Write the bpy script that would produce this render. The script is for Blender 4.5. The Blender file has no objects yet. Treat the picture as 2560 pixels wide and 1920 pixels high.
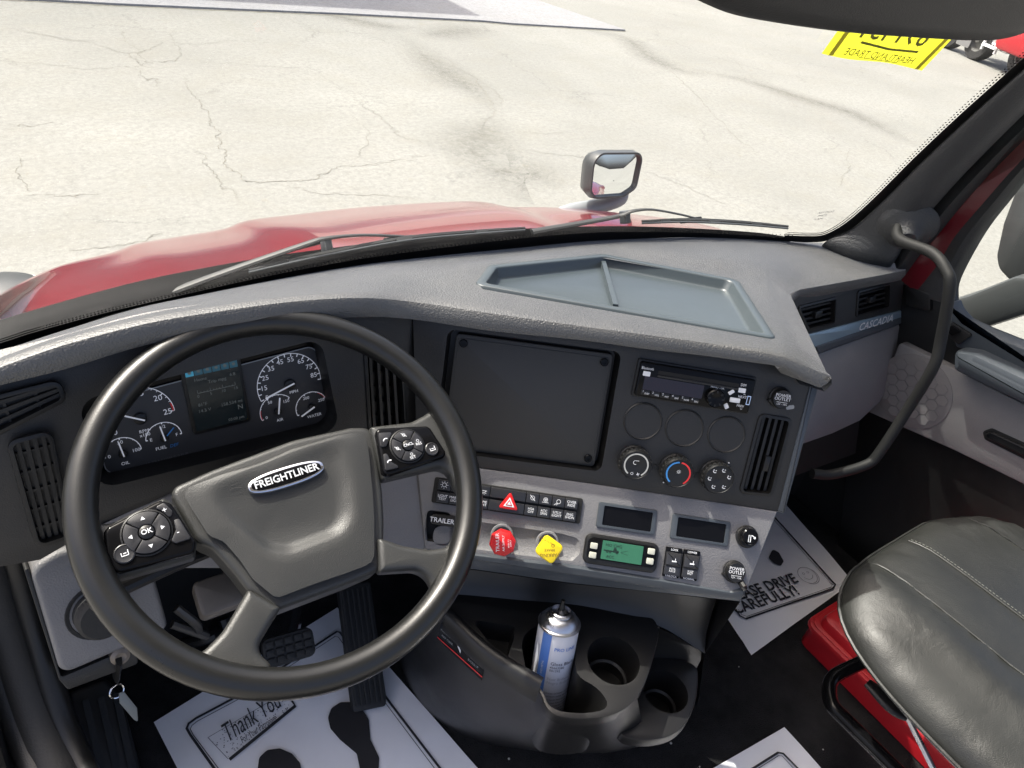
import bpy, bmesh, math, random
from mathutils import Vector as V, Matrix, Quaternion
from mathutils.geometry import tessellate_polygon
from mathutils.bvhtree import BVHTree
random.seed(7)
S = bpy.context.scene
COL = S.collection
rad = math.radians

# ------------------------------------------------------------------ camera
W_, H_, FPX = 2560.0, 1920.0, 1812.0
PITCH, YAW, ROLL = rad(36.7), rad(39.3), rad(10.5)
fwd = V((math.sin(YAW)*math.cos(PITCH), math.cos(YAW)*math.cos(PITCH), -math.sin(PITCH)))
rgt0 = V((math.cos(YAW), -math.sin(YAW), 0)); up0 = rgt0.cross(fwd)
CR = math.cos(ROLL)*rgt0 + math.sin(ROLL)*up0
CU = -math.sin(ROLL)*rgt0 + math.cos(ROLL)*up0
cd = bpy.data.cameras.new('camera'); cam = bpy.data.objects.new('camera', cd); COL.objects.link(cam)
cam.matrix_world = Matrix(((CR.x, CU.x, -fwd.x, 0), (CR.y, CU.y, -fwd.y, 0), (CR.z, CU.z, -fwd.z, 0), (0, 0, 0, 1)))
cd.sensor_width = 36; cd.lens = 36*FPX/W_; cd.clip_start = 0.02; cd.clip_end = 3000
S.camera = cam
GZ = -2.95      # the yard
FZ = -1.33      # cab floor

# ------------------------------------------------------------------ light
SUN_EL, SUN_AZ = rad(56), rad(-25)          # azimuth from +Y towards +X
sdir = V((math.sin(SUN_AZ)*math.cos(SUN_EL), math.cos(SUN_AZ)*math.cos(SUN_EL), math.sin(SUN_EL)))
w = bpy.data.worlds.new('World'); S.world = w; w.use_nodes = True
nt = w.node_tree; bg = nt.nodes['Background']
sky = nt.nodes.new('ShaderNodeTexSky'); sky.sky_type = 'NISHITA'; sky.sun_disc = False
sky.sun_elevation = SUN_EL; sky.sun_rotation = SUN_AZ; sky.altitude = 200; sky.dust_density = 7.0; sky.air_density = 0.5; sky.ozone_density = 0.0
nt.links.new(sky.outputs[0], bg.inputs[0]); bg.inputs[1].default_value = 0.15
ld = bpy.data.lights.new('sun', 'SUN'); ld.energy = 2.4; ld.angle = rad(0.5); ld.color = (1, 0.96, 0.9)
sun = bpy.data.objects.new('sun', ld); COL.objects.link(sun)
sun.rotation_euler = (-sdir).to_track_quat('-Z', 'Y').to_euler()
S.view_settings.view_transform = 'Standard'; S.view_settings.look = 'None'
S.view_settings.exposure = 1.5; S.view_settings.gamma = 1
S.view_settings.use_curve_mapping = False
S.render.engine = 'CYCLES'
S.cycles.max_bounces = 8; S.cycles.transparent_max_bounces = 12
S.cycles.diffuse_bounces = 5; S.cycles.glossy_bounces = 3
S.cycles.caustics_reflective = False; S.cycles.caustics_refractive = False

# ------------------------------------------------------------------ geometry helpers
def ray(x, y): return (x-1280)/FPX*CR - (y-960)/FPX*CU + fwd
class Fr:
    """a real plane in the cab: origin, u (right), v (up the plane), n (outwards)"""
    def __init__(s, o, yaw=0, tilt=0, uvn=None):
        s.o = V(o)
        if uvn: s.u, s.v, s.n = [V(q).normalized() for q in uvn]
        else:
            a, t = rad(yaw), rad(tilt)
            s.n = V((math.sin(a)*math.cos(t), -math.cos(a)*math.cos(t), math.sin(t)))
            s.u = V((math.cos(a), math.sin(a), 0)); s.v = s.n.cross(s.u)
    def hit(s, x, y, h=0):
        d = ray(x, y); return d*((s.o + s.n*h).dot(s.n)/d.dot(s.n))
    def at(s, x, y, h=0):
        q = s.hit(x, y, h) - s.o; return (q.dot(s.u), q.dot(s.v))
    def w(s, u, v, h=0): return s.o + s.u*u + s.v*v + s.n*h
    def up(s, h): return Fr(s.o + s.n*h, uvn=(s.u, s.v, s.n))
    def sub(s, u, v, rot=0, h=0):
        c, k = math.cos(rot), math.sin(rot)
        return Fr(s.w(u, v, h), uvn=(s.u*c + s.v*k, s.v*c - s.u*k, s.n))
def Zh(x, y, z): d = ray(x, y); return d*(z/d.z)
def Yh(x, y, v): d = ray(x, y); return d*(v/d.y)
def Xh(x, y, v): d = ray(x, y); return d*(v/d.x)
def area(o): return 0.5*sum(o[i-1][0]*o[i][1]-o[i][0]*o[i-1][1] for i in range(len(o)))
def ccw(o): return list(o) if area(o) > 0 else list(reversed(o))
def rpoly(pts, r, n=4):
    """polygon with rounded corners"""
    if area(pts) < 0:
        pts = list(reversed(pts)); r = list(reversed(r)) if isinstance(r, (list, tuple)) else r
    out = []; N = len(pts)
    for i in range(N):
        p, a, b = V(pts[i]), V(pts[i-1]), V(pts[(i+1) % N])
        da, db = (a-p), (b-p); la, lb = da.length, db.length; da.normalize(); db.normalize()
        rr = r[i] if isinstance(r, (list, tuple)) else r
        ang = math.acos(max(-1, min(1, da.dot(db))))
        if rr <= 0 or ang > 3.05: out.append((p.x, p.y)); continue
        t = min(rr/math.tan(ang/2), 0.48*la, 0.48*lb); R = t*math.tan(ang/2)
        c = p + (da+db).normalized()*(R/math.sin(ang/2))
        s0 = p+da*t-c; s1 = p+db*t-c
        a0 = math.atan2(s0.y, s0.x); a1 = math.atan2(s1.y, s1.x); d = (a1-a0) % (2*math.pi)
        if d > math.pi: d -= 2*math.pi
        for k in range(n+1):
            q = a0+d*k/n; out.append((c.x+R*math.cos(q), c.y+R*math.sin(q)))
    return out
def rrect(u, v, ww, hh, r, n=4, rot=0):
    o = rpoly([(-ww/2, -hh/2), (ww/2, -hh/2), (ww/2, hh/2), (-ww/2, hh/2)], r, n)
    c, k = math.cos(rot), math.sin(rot)
    return [(u+a*c-b*k, v+a*k+b*c) for a, b in o]
def circ(u, v, r, n=32, a0=0): return [(u+r*math.cos(a0+2*math.pi*i/n), v+r*math.sin(a0+2*math.pi*i/n)) for i in range(n)]
def pxpoly(fr, pts, r=0, n=4): return rpoly([fr.at(*p) for p in pts], r, n)
def rect4(fr, pts):
    """centre, size, rotation of the true rectangle best fitting four pixel corners TL TR BR BL"""
    a, b, c, d = [V(fr.at(*p)) for p in pts]
    m = (a+b+c+d)/4; ww = ((b-a).length+(c-d).length)/2; hh = ((d-a).length+(c-b).length)/2
    e = (b-a)+(c-d); return m.x, m.y, ww, hh, math.atan2(e.y, e.x)
def inset(o, d):
    o = ccw(o); N = len(o); out = []
    for i in range(N):
        p, a, b = V(o[i]), V(o[i-1]), V(o[(i+1) % N])
        e0 = (p-a); e1 = (b-p)
        if e0.length < 1e-9: e0 = e1
        if e1.length < 1e-9: e1 = e0
        e0.normalize(); e1.normalize()
        n0 = V((-e0.y, e0.x)); n1 = V((-e1.y, e1.x)); m = n0+n1
        if m.length < 1e-6: m = n0
        m.normalize(); k = d/max(0.35, m.dot(n0)); q = p+m*k; out.append((q.x, q.y))
    return out
def smooth_path(pts, n=8):
    P = [V(p) for p in pts]; out = []
    for i in range(len(P)-1):
        a, b = P[i], P[i+1]; z = P[i-1] if i else a*2-b; e = P[i+2] if i+2 < len(P) else b*2-a
        for k in range(n):
            t = k/n; out.append(0.5*((2*a)+(b-z)*t+(2*z-5*a+4*b-e)*t*t+(3*a-z-3*b+e)*t**3))
    out.append(P[-1]); return out
def chaikin(o, it=2):
    for _ in range(it):
        q = []
        for i in range(len(o)):
            a, b = V(o[i]), V(o[(i+1) % len(o)]); q += [tuple(a.lerp(b, 0.25)), tuple(a.lerp(b, 0.75))]
        o = q
    return o
def resample(P, n):
    L = [0]
    for a, b in zip(P, P[1:]): L.append(L[-1]+(b-a).length)
    out = []; j = 0
    for i in range(n):
        t = L[-1]*i/(n-1)
        while j < len(P)-2 and L[j+1] < t: j += 1
        out.append(P[j].lerp(P[j+1], (t-L[j])/max(1e-9, L[j+1]-L[j])))
    return out
class MB:
    def __init__(s): s.v = []; s.f = []
    def add(s, vs, fs):
        k = len(s.v); s.v += [V(q) for q in vs]; s.f += [tuple(i+k for i in f) for f in fs]; return s
    def grid(s, rows, closed=False):
        n = len(rows[0]); k = len(s.v)
        for r in rows: s.v += [V(q) for q in r]
        m = n if closed else n-1
        for i in range(len(rows)-1):
            for j in range(m):
                a, b = k+i*n+j, k+i*n+(j+1) % n; s.f.append((a, b, b+n, a+n))
        return s
    def fill(s, fr, loops, h, flip=False):
        k = len(s.v); L = [[V((p[0], p[1], 0)) for p in l] for l in loops]
        s.v += [fr.w(p[0], p[1], h) for l in loops for p in l]
        if len(loops) == 1 and len(loops[0]) <= 64:
            o = list(range(k, k+len(loops[0]))); s.f.append(tuple(o if (area(loops[0]) > 0) != flip else reversed(o)))
        else:
            fl = [p for l in L for p in l]
            for t in tessellate_polygon(L):
                a, b, c = [fl[i] for i in t]; ar = (b-a).cross(c-a).z
                if abs(ar) < 1e-14: continue
                if (ar < 0) != flip: t = (t[0], t[2], t[1])
                s.f.append(tuple(k+i for i in t))
        return s
    def wall(s, fr, o, h0, h1, o2=None):
        k = len(s.v); n = len(o); o2 = o2 or o
        s.v += [fr.w(p[0], p[1], h0) for p in o]+[fr.w(p[0], p[1], h1) for p in o2]
        for i in range(n):
            j = (i+1) % n; s.f.append((k+i, k+j, k+n+j, k+n+i))
        return s
    def plate(s, fr, o, h0, h1, bev=0, holes=(), back=False):
        o = ccw(o)
        if bev > 0:
            b1 = bev*0.3; o1 = inset(o, b1); o2 = inset(o, bev)
            s.wall(fr, o, h0, h1-bev); s.wall(fr, o, h1-bev, h1-b1, o1); s.wall(fr, o1, h1-b1, h1, o2); top = o2
        else: s.wall(fr, o, h0, h1); top = o
        hs = [ccw(q) for q in holes]
        s.fill(fr, [top]+[list(reversed(q)) for q in hs], h1)
        for q in hs: s.wall(fr, list(reversed(q)), h0, h1)
        if back: s.fill(fr, [o]+[list(reversed(q)) for q in hs], h0, flip=True)
        return s
    def lathe(s, fr, u, v, prof, n=32, cap=True):
        rows = [[fr.w(u+r*math.cos(2*math.pi*i/n), v+r*math.sin(2*math.pi*i/n), h) for i in range(n)] for r, h in prof]
        k = len(s.v); s.grid(rows, True)
        if cap:
            m = len(prof)-1; s.f.append(tuple(range(k+m*n, k+m*n+n)))
        return s
    def tube(s, path, r, n=10, cap=True, flat=1.0, upv=None):
        P = [V(p) for p in path]; N = len(P); rows = []; prev = None
        for i in range(N):
            t = (P[min(i+1, N-1)]-P[max(i-1, 0)]).normalized()
            if prev is None:
                a = V(upv) if upv else (V((0, 0, 1)) if abs(t.z) < 0.9 else V((1, 0, 0)))
                x = (a - t*a.dot(t)).normalized()
            else: x = (prev - t*prev.dot(t)).normalized()
            prev = x; y = t.cross(x); R = r[i] if isinstance(r, (list, tuple)) else r
            rows.append([P[i]+x*R*flat*math.cos(2*math.pi*j/n)+y*R*math.sin(2*math.pi*j/n) for j in range(n)])
        k = len(s.v); s.grid(rows, True)
        if cap: s.f.append(tuple(reversed(range(k, k+n)))); s.f.append(tuple(range(k+(N-1)*n, k+N*n)))
        return s
    def bar(s, fr, pts, ww, h, h0=None, closed=False):
        """flat line of width ww on a plane (h0: solid from h0 up to h)"""
        P = [V(p) for p in pts]; N = len(P); Lf = []; Rt = []
        for i in range(N):
            a = P[i-1] if (i or closed) else P[i]; b = P[(i+1) % N] if (i < N-1 or closed) else P[i]
            t = (b-a)
            if t.length < 1e-9: t = V((1, 0))
            t.normalize(); nn = V((-t.y, t.x))*ww/2; Lf.append(P[i]+nn); Rt.append(P[i]-nn)
        if h0 is not None and not closed:
            o = [tuple(q) for q in Rt]+[tuple(q) for q in reversed(Lf)]; return s.plate(fr, o, h0, h)
        m = N if closed else N-1; k = len(s.v)
        for a, b in zip(Lf, Rt): s.v += [fr.w(a.x, a.y, h), fr.w(b.x, b.y, h)]
        for i in range(m):
            j = (i+1) % N; s.f.append((k+2*i, k+2*i+1, k+2*j+1, k+2*j))
        return s
    def arc(s, fr, u, v, r, a0, a1, ww, h, n=24):
        return s.bar(fr, [(u+r*math.cos(a0+(a1-a0)*i/n), v+r*math.sin(a0+(a1-a0)*i/n)) for i in range(n+1)], ww, h)
    def text(s, fr, u, v, size, body, h=0.0006, rot=0, shear=0, bold=0, align='CENTER', sx=1.0, mirror=False, ls=1.0):
        c = bpy.data.curves.new('t', 'FONT'); c.body = body; c.size = size; c.align_x = align; c.align_y = 'CENTER'
        c.shear = shear; c.offset = bold*size; c.resolution_u = 2; c.space_line = ls
        ob = bpy.data.objects.new('t', c); me = bpy.data.meshes.new_from_object(ob)
        co, k = math.cos(rot), math.sin(rot); m = -1 if mirror else 1; vs = []
        for p in me.vertices:
            a, b = p.co.x*sx*m, p.co.y; vs.append(fr.w(u+a*co-b*k, v+a*k+b*co, h))
        s.add(vs, [tuple(p.vertices) for p in me.polygons])
        bpy.data.objects.remove(ob); bpy.data.curves.remove(c); bpy.data.meshes.remove(me); return s
    def mesh(s, name, mat, angle=35, weld=0.00005):
        c = V((0, 0, 0))
        if s.v:
            lo = V([min(q[i] for q in s.v) for i in range(3)]); hi = V([max(q[i] for q in s.v) for i in range(3)]); c = (lo+hi)/2
        me = bpy.data.meshes.new(name); me.from_pydata([q-c for q in s.v], [], s.f)
        if weld:
            bm = bmesh.new(); bm.from_mesh(me); bmesh.ops.remove_doubles(bm, verts=bm.verts, dist=weld); bm.to_mesh(me); bm.free()
        me.materials.append(mat)
        if angle:
            me.shade_smooth(); me.set_sharp_from_angle(angle=rad(angle))
        return me, c
    def build(s, name, mat, parent=None, angle=35, label=None, weld=0.00005, kind=None):
        me, c = s.mesh(name, mat, angle, weld)
        ob = bpy.data.objects.new(name, me); COL.objects.link(ob); ob.location = c
        if parent: adopt(ob, parent)
        if label: ob['label'] = label
        if kind: ob['kind'] = kind
        return ob
WM = {}
def wloc(o): return WM.get(o.name, o.location.copy())
def adopt(ob, parent):
    p = wloc(parent); me = ob.location.copy(); WM[ob.name] = me
    ob.parent = parent; ob.location = me - p
def thing(name, loc, label, cat, group=None):
    o = bpy.data.objects.new(name, None); COL.objects.link(o); o.location = loc; o.empty_display_size = 0.05
    return tag(o, label, cat, group)
def tag(o, label, cat, group=None):
    o['label'] = label; o['category'] = cat
    if group: o['group'] = group
    return o
def struct(o): o['kind'] = 'structure'; return o

# ------------------------------------------------------------------ materials
def M(name, col, rough=0.5, metal=0, grain=None, var=0, spec=0.5, coat=0, emit=None, wear=0, rvar=0, trans=0):
    m = bpy.data.materials.new(name); m.use_nodes = True; n = m.node_tree.nodes; l = m.node_tree.links
    b = n['Principled BSDF']; b.inputs['Base Color'].default_value = (*col, 1); b.inputs['Roughness'].default_value = rough
    b.inputs['Metallic'].default_value = metal; b.inputs['Specular IOR Level'].default_value = spec
    b.inputs['Coat Weight'].default_value = coat; b.inputs['Coat Roughness'].default_value = 0.05
    tc = n.new('ShaderNodeTexCoord')
    if grain:
        sc, st = grain[:2]
        nz = n.new('ShaderNodeTexNoise'); nz.inputs['Scale'].default_value = sc; nz.inputs['Detail'].default_value = 2
        l.new(tc.outputs['Object'], nz.inputs['Vector'])
        bp = n.new('ShaderNodeBump'); bp.inputs['Strength'].default_value = st; bp.inputs['Distance'].default_value = grain[2] if len(grain) > 2 else 0.6/sc
        l.new(nz.outputs['Fac'], bp.inputs['Height']); l.new(bp.outputs[0], b.inputs['Normal'])
    if var or rvar or wear:
        n2 = n.new('ShaderNodeTexNoise'); n2.inputs['Scale'].default_value = 9; n2.inputs['Detail'].default_value = 6; n2.inputs['Roughness'].default_value = 0.65
        l.new(tc.outputs['Object'], n2.inputs['Vector'])
        if var:
            mx = n.new('ShaderNodeMix'); mx.data_type = 'RGBA'
            mr = n.new('ShaderNodeMapRange'); mr.inputs[1].default_value = 0.3; mr.inputs[2].default_value = 0.7; l.new(n2.outputs['Fac'], mr.inputs[0])
            l.new(mr.outputs[0], mx.inputs[0])
            mx.inputs[6].default_value = (*[c*(1-var) for c in col], 1); mx.inputs[7].default_value = (*[min(1, c*(1+var)) for c in col], 1)
            l.new(mx.outputs[2], b.inputs['Base Color'])
        if rvar:
            m2 = n.new('ShaderNodeMapRange'); m2.inputs[1].default_value = 0.3; m2.inputs[2].default_value = 0.7
            m2.inputs[3].default_value = max(0.02, rough-rvar); m2.inputs[4].default_value = min(1, rough+rvar)
            l.new(n2.outputs['Fac'], m2.inputs[0]); l.new(m2.outputs[0], b.inputs['Roughness'])
    if emit: b.inputs['Emission Color'].default_value = (*emit[0], 1); b.inputs['Emission Strength'].default_value = emit[1]
    return m
m_visor = M('visor_vinyl', (0.014, 0.014, 0.014), 0.6, grain=(900, 0.5))
m_pad = M('dash_pad', (0.029, 0.030, 0.0288), 0.52, grain=(420, 0.8), var=0.10, rvar=0.06, spec=1.0)
_pb = m_pad.node_tree.nodes['Principled BSDF']; _pb.inputs['IOR'].default_value = 1.6; _pb.inputs['Sheen Weight'].default_value = 0.8; _pb.inputs['Sheen Roughness'].default_value = 0.22
m_fascia = M('charcoal_plastic', (0.0165, 0.0163, 0.0162), 0.5, grain=(600, 0.4), var=0.15, rvar=0.08)
m_cover = M('cover_plastic', (0.028, 0.028, 0.0275), 0.55, grain=(700, 0.3), var=0.12, rvar=0.08)
m_black = M('black_plastic', (0.008, 0.008, 0.008), 0.42, grain=(600, 0.2), rvar=0.08, spec=0.4)
m_gloss = M('gloss_black', (0.0045, 0.0045, 0.005), 0.16, rvar=0.05, spec=0.14)
m_deep = M('deep_black', (0.006, 0.006, 0.006), 0.8)
m_grey = M('grey_plastic', (0.164, 0.161, 0.164), 0.5, grain=(430, 0.55), var=0.07, rvar=0.08)
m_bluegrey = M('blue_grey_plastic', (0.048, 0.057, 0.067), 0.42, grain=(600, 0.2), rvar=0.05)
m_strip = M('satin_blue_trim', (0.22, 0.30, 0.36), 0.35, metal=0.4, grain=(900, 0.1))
m_wheel = M('wheel_rubber', (0.0085, 0.0087, 0.0083), 0.33, grain=(650, 0.12), rvar=0.06)
m_leather = M('wheel_leather', (0.030, 0.0305, 0.029), 0.42, grain=(800, 0.5), rvar=0.05)
m_console = M('console_plastic', (0.0125, 0.0121, 0.0120), 0.40, grain=(800, 0.2), rvar=0.08)
m_rubber = M('rubber', (0.016, 0.016, 0.016), 0.7, grain=(300, 0.3))
m_carpet = M('carpet', (0.024, 0.0235, 0.0235), 0.95, grain=(420, 1.0, 0.004), var=0.5, spec=0.1)
m_white = M('white_print', (0.75, 0.76, 0.78), 0.6)
m_dial = M('backlit_print', (0.80, 0.81, 0.83), 0.6, emit=((0.9, 0.92, 1.0), 0.06))
m_dimwhite = M('dim_print', (0.32, 0.33, 0.34), 0.6)
m_blue = M('blue_print', (0.05, 0.25, 0.60), 0.6)
m_red = M('red_plastic', (0.60, 0.012, 0.014), 0.35)
m_redprint = M('red_print', (0.7, 0.03, 0.03), 0.5)
m_yellow = M('yellow_plastic', (0.80, 0.60, 0.01), 0.4)
m_chrome = M('chrome', (0.85, 0.85, 0.87), 0.12, metal=1)
m_steel = M('brushed_steel', (0.55, 0.55, 0.57), 0.3, metal=1, rvar=0.1)
m_paper = M('paper', (0.88, 0.88, 0.90), 0.75, grain=(11, 0.30, 0.012), var=0.03)
m_ink = M('ink', (0.025, 0.025, 0.03), 0.7)
m_ink2 = M('grey_ink', (0.22, 0.22, 0.24), 0.8)
m_paint = M('red_paint', (0.135, 0.003, 0.008), 0.25, spec=0.2, coat=0.8, grain=(5, 0.02, 0.01), var=0.06)
m_redbox = M('red_box_plastic', (0.42, 0.008, 0.014), 0.5, grain=(300, 0.15), var=0.05)
m_mirror = M('mirror_glass', (0.9, 0.92, 0.92), 0.02, metal=1)
m_seat = M('seat_leather', (0.0150, 0.0158, 0.0140), 0.47, grain=(700, 0.45), var=0.15, rvar=0.10)
def wrinkle(m, sc, st, dist):
    n = m.node_tree.nodes; l = m.node_tree.links; b = n['Principled BSDF']; tc = n.new('ShaderNodeTexCoord')
    nz = n.new('ShaderNodeTexNoise'); nz.inputs['Scale'].default_value = sc; nz.inputs['Detail'].default_value = 3; nz.inputs['Distortion'].default_value = 1.2; l.new(tc.outputs['Object'], nz.inputs['Vector'])
    bp = n.new('ShaderNodeBump'); bp.inputs['Strength'].default_value = st; bp.inputs['Distance'].default_value = dist; l.new(nz.outputs['Fac'], bp.inputs['Height'])
    old = b.inputs['Normal'].links[0].from_node; l.new(bp.outputs[0], old.inputs['Normal'])
wrinkle(m_seat, 15, 0.25, 0.006)
m_trim = M('pillar_trim', (0.034, 0.036, 0.038), 0.55, grain=(380, 0.8), var=0.05)
m_lcd = M('cluster_screen', (0.006, 0.008, 0.010), 0.2, emit=((0.01, 0.03, 0.04), 0.03))
m_lcdtext = M('screen_text', (0.05, 0.055, 0.055), 0.5, emit=((0.5, 0.55, 0.55), 0.035))
m_lcdblue = M('screen_blue', (0.02, 0.10, 0.16), 0.4, emit=((0.05, 0.35, 0.55), 0.16))
m_lcddark = M('screen_tab', (0.015, 0.05, 0.07), 0.4, emit=((0.02, 0.13, 0.2), 0.10))
m_green = M('green_display', (0.030, 0.115, 0.065), 0.25, emit=((0.05, 0.35, 0.16), 0.03))
m_cream = M('cream_button', (0.50, 0.50, 0.42), 0.5)
# ================================================================== the yard
def concrete(name, base, crack=True):
    m = bpy.data.materials.new(name); m.use_nodes = True; n = m.node_tree.nodes; l = m.node_tree.links
    b = n['Principled BSDF']; b.inputs['Roughness'].default_value = 0.9; b.inputs['Specular IOR Level'].default_value = 0.25
    tc = n.new('ShaderNodeTexCoord')
    def noise(sc, det, rough=0.6, vec=None):
        z = n.new('ShaderNodeTexNoise'); z.inputs['Scale'].default_value = sc; z.inputs['Detail'].default_value = det; z.inputs['Roughness'].default_value = rough
        l.new(vec or tc.outputs['Object'], z.inputs['Vector']); return z
    def mix(f, a, b_, mode='MIX'):
        x = n.new('ShaderNodeMix'); x.data_type = 'RGBA'; x.blend_type = mode
        for i, q in ((0, f), (6, a), (7, b_)):
            if isinstance(q, (int, float)): x.inputs[i].default_value = q
            elif isinstance(q, tuple): x.inputs[i].default_value = (*q, 1)
            else: l.new(q, x.inputs[i])
        return x.outputs[2]
    def rng(s, a, b_, c=0, d=1):
        r = n.new('ShaderNodeMapRange'); l.new(s, r.inputs[0]); r.inputs[1].default_value = a; r.inputs[2].default_value = b_; r.inputs[3].default_value = c; r.inputs[4].default_value = d; return r.outputs[0]
    c = mix(rng(noise(0.35, 8).outputs['Fac'], 0.35, 0.7), tuple(q*0.86 for q in base), tuple(min(1, q*1.1) for q in base))
    mp = n.new('ShaderNodeMapping'); mp.inputs['Scale'].default_value = (0.35, 2.4, 1); mp.inputs['Rotation'].default_value = (0, 0, 0.35); l.new(tc.outputs['Object'], mp.inputs['Vector'])
    c = mix(rng(noise(0.9, 6, 0.7, mp.outputs[0]).outputs['Fac'], 0.5, 0.75, 0, 0.25), c, tuple(q*0.78 for q in base))
    c = mix(rng(noise(15, 7, 0.9).outputs['Fac'], 0.44, 0.60, 0, 0.85), c, tuple(q*0.70 for q in base))
    c = mix(rng(noise(1.3, 6, 0.75).outputs['Fac'], 0.48, 0.72, 0, 0.4), c, (base[0]*0.80, base[1]*0.77, base[2]*0.70))
    c = mix(rng(noise(34, 3, 0.7).outputs['Fac'], 0.58, 0.70, 0, 0.7), c, tuple(min(1, q*1.22) for q in base))
    c = mix(rng(noise(3.0, 5).outputs['Fac'], 0.66, 0.74, 0, 0.35), c, (base[0]*0.85, base[1]*0.76, base[2]*0.58))
    if crack:
        wv = n.new('ShaderNodeVectorMath'); wv.operation = 'SCALE'; wv.inputs[3].default_value = 1.3
        l.new(noise(0.8, 7, 0.7).outputs['Color'], wv.inputs[0])
        ad = n.new('ShaderNodeVectorMath'); l.new(tc.outputs['Object'], ad.inputs[0]); l.new(wv.outputs[0], ad.inputs[1])
        vo = n.new('ShaderNodeTexVoronoi'); vo.feature = 'DISTANCE_TO_EDGE'; vo.inputs['Scale'].default_value = 0.42; l.new(ad.outputs[0], vo.inputs['Vector'])
        ck = rng(vo.outputs['Distance'], 0.0, 0.008, 1, 0)
        mk = rng(noise(0.45, 3).outputs['Fac'], 0.45, 0.6, 0, 0.55)
        mm = n.new('ShaderNodeMath'); mm.operation = 'MULTIPLY'; l.new(ck, mm.inputs[0]); l.new(mk, mm.inputs[1])
        c = mix(mm.outputs[0], c, tuple(q*0.45 for q in base))
    l.new(c, b.inputs['Base Color'])
    bp = n.new('ShaderNodeBump'); bp.inputs['Strength'].default_value = 0.25; bp.inputs['Distance'].default_value = 0.01
    l.new(noise(45, 5).outputs['Fac'], bp.inputs['Height']); l.new(bp.outputs[0], b.inputs['Normal'])
    return m
GF = Fr((0, 0, GZ), uvn=((1, 0, 0), (0, 1, 0), (0, 0, 1)))
m_conc = concrete('yard_concrete', (0.250, 0.250, 0.230))
m_slab = concrete('slab_concrete', (0.32, 0.32, 0.325), crack=False)
g = MB().fill(GF, [[(-700, -700), (700, -700), (700, 700), (-700, 700)]], 0).build('ground', m_conc, angle=0); struct(g)
g.location = (0, 0, GZ)
m_crack = M('crack_fill', (0.180, 0.173, 0.148), 0.95, spec=0.1, var=0.3)
K3 = [[(60,125),(170,148),(380,178),(540,170)], [(540,130),(525,150),(590,210),(635,270),(700,270),(760,265),(780,230),(745,155),(750,130)],
 [(380,182),(470,210),(560,240),(600,270),(640,290)], [(760,185),(850,195),(990,175),(1160,185),(1350,200),(1500,195)],
 [(0,265),(180,275),(380,300),(560,290),(640,270)], [(870,275),(1000,272),(1180,290),(1330,300)], [(590,300),(640,350),(680,340),(690,380)],
 [(800,335),(810,370),(860,430),(900,480),(930,560),(960,620),(975,700),(1050,780),(1200,785),(1380,770),(1460,720),(1620,715),(1750,690),(1850,670)],
 [(850,640),(900,720),(960,790),(1020,864)], [(0,540),(120,545),(230,530)], [(70,660),(90,760),(135,830)], [(110,845),(300,845),(430,840)],
 [(1260,85),(1350,130),(1355,165)], [(1560,150),(1650,170),(1680,190)], [(1500,400),(1560,450),(1640,500),(1690,560),(1760,600),(1880,640)],
 [(1560,540),(1590,610),(1520,690)], [(1210,800),(1400,840),(1600,845),(1800,860)], [(1950,260),(1960,290),(2060,340),(2110,430),(2135,490),(2060,570)],
 [(2060,340),(2160,420),(2170,460)], [(300,1080),(560,1050),(700,1010)], [(700,180),(650,215),(560,235)], [(390,190),(250,165),(60,125)]]
K4 = [[(520,170),(580,230),(690,310),(770,380),(850,470),(1000,620),(1070,670)], [(580,230),(700,275),(870,320),(1080,370),(1250,420),(1450,480),(1560,520),(1690,590),(1770,640)],
 [(0,550),(80,575),(240,570)], [(0,635),(90,650),(270,675),(350,685)], [(590,745),(700,790),(830,840),(960,900)], [(1460,640),(1450,740),(1410,810)], [(1560,490),(1720,495)],
 [(900,215),(960,260),(1010,310)], [(1180,410),(1230,460),(1290,480)]]
def jitter(P, amp, n=7):
    out = []
    for i in range(len(P)-1):
        a, b = V(P[i]), V(P[i+1])
        for k in range(n):
            q = a.lerp(b, k/n)
            if k: q += V((random.uniform(-amp, amp), random.uniform(-amp, amp)))
            out.append(q)
    out.append(V(P[-1])); return out
BIG = [K3[17], K4[0], K4[1], K3[7]]
k = 0.5787
for L, ox in ((K3, 0), (K4, 1280)):
    for P in L:
        pts = [GF.at(ox+a*k, b*k) for a, b in P]
        pts = jitter(jitter(pts, 0.05, 4), 0.022, 4); N = len(pts); mb = MB()
        for i in range(N-1):
            w0 = (0.0085 if P in BIG else 0.0058)*(0.35+0.65*math.sin(math.pi*(i+0.3)/N))*random.uniform(0.5, 1.3); mb.bar(GF, [pts[i], pts[i+1]], w0, 0.003)
        mb.build('crack', m_crack, g, angle=0, weld=0)
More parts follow.
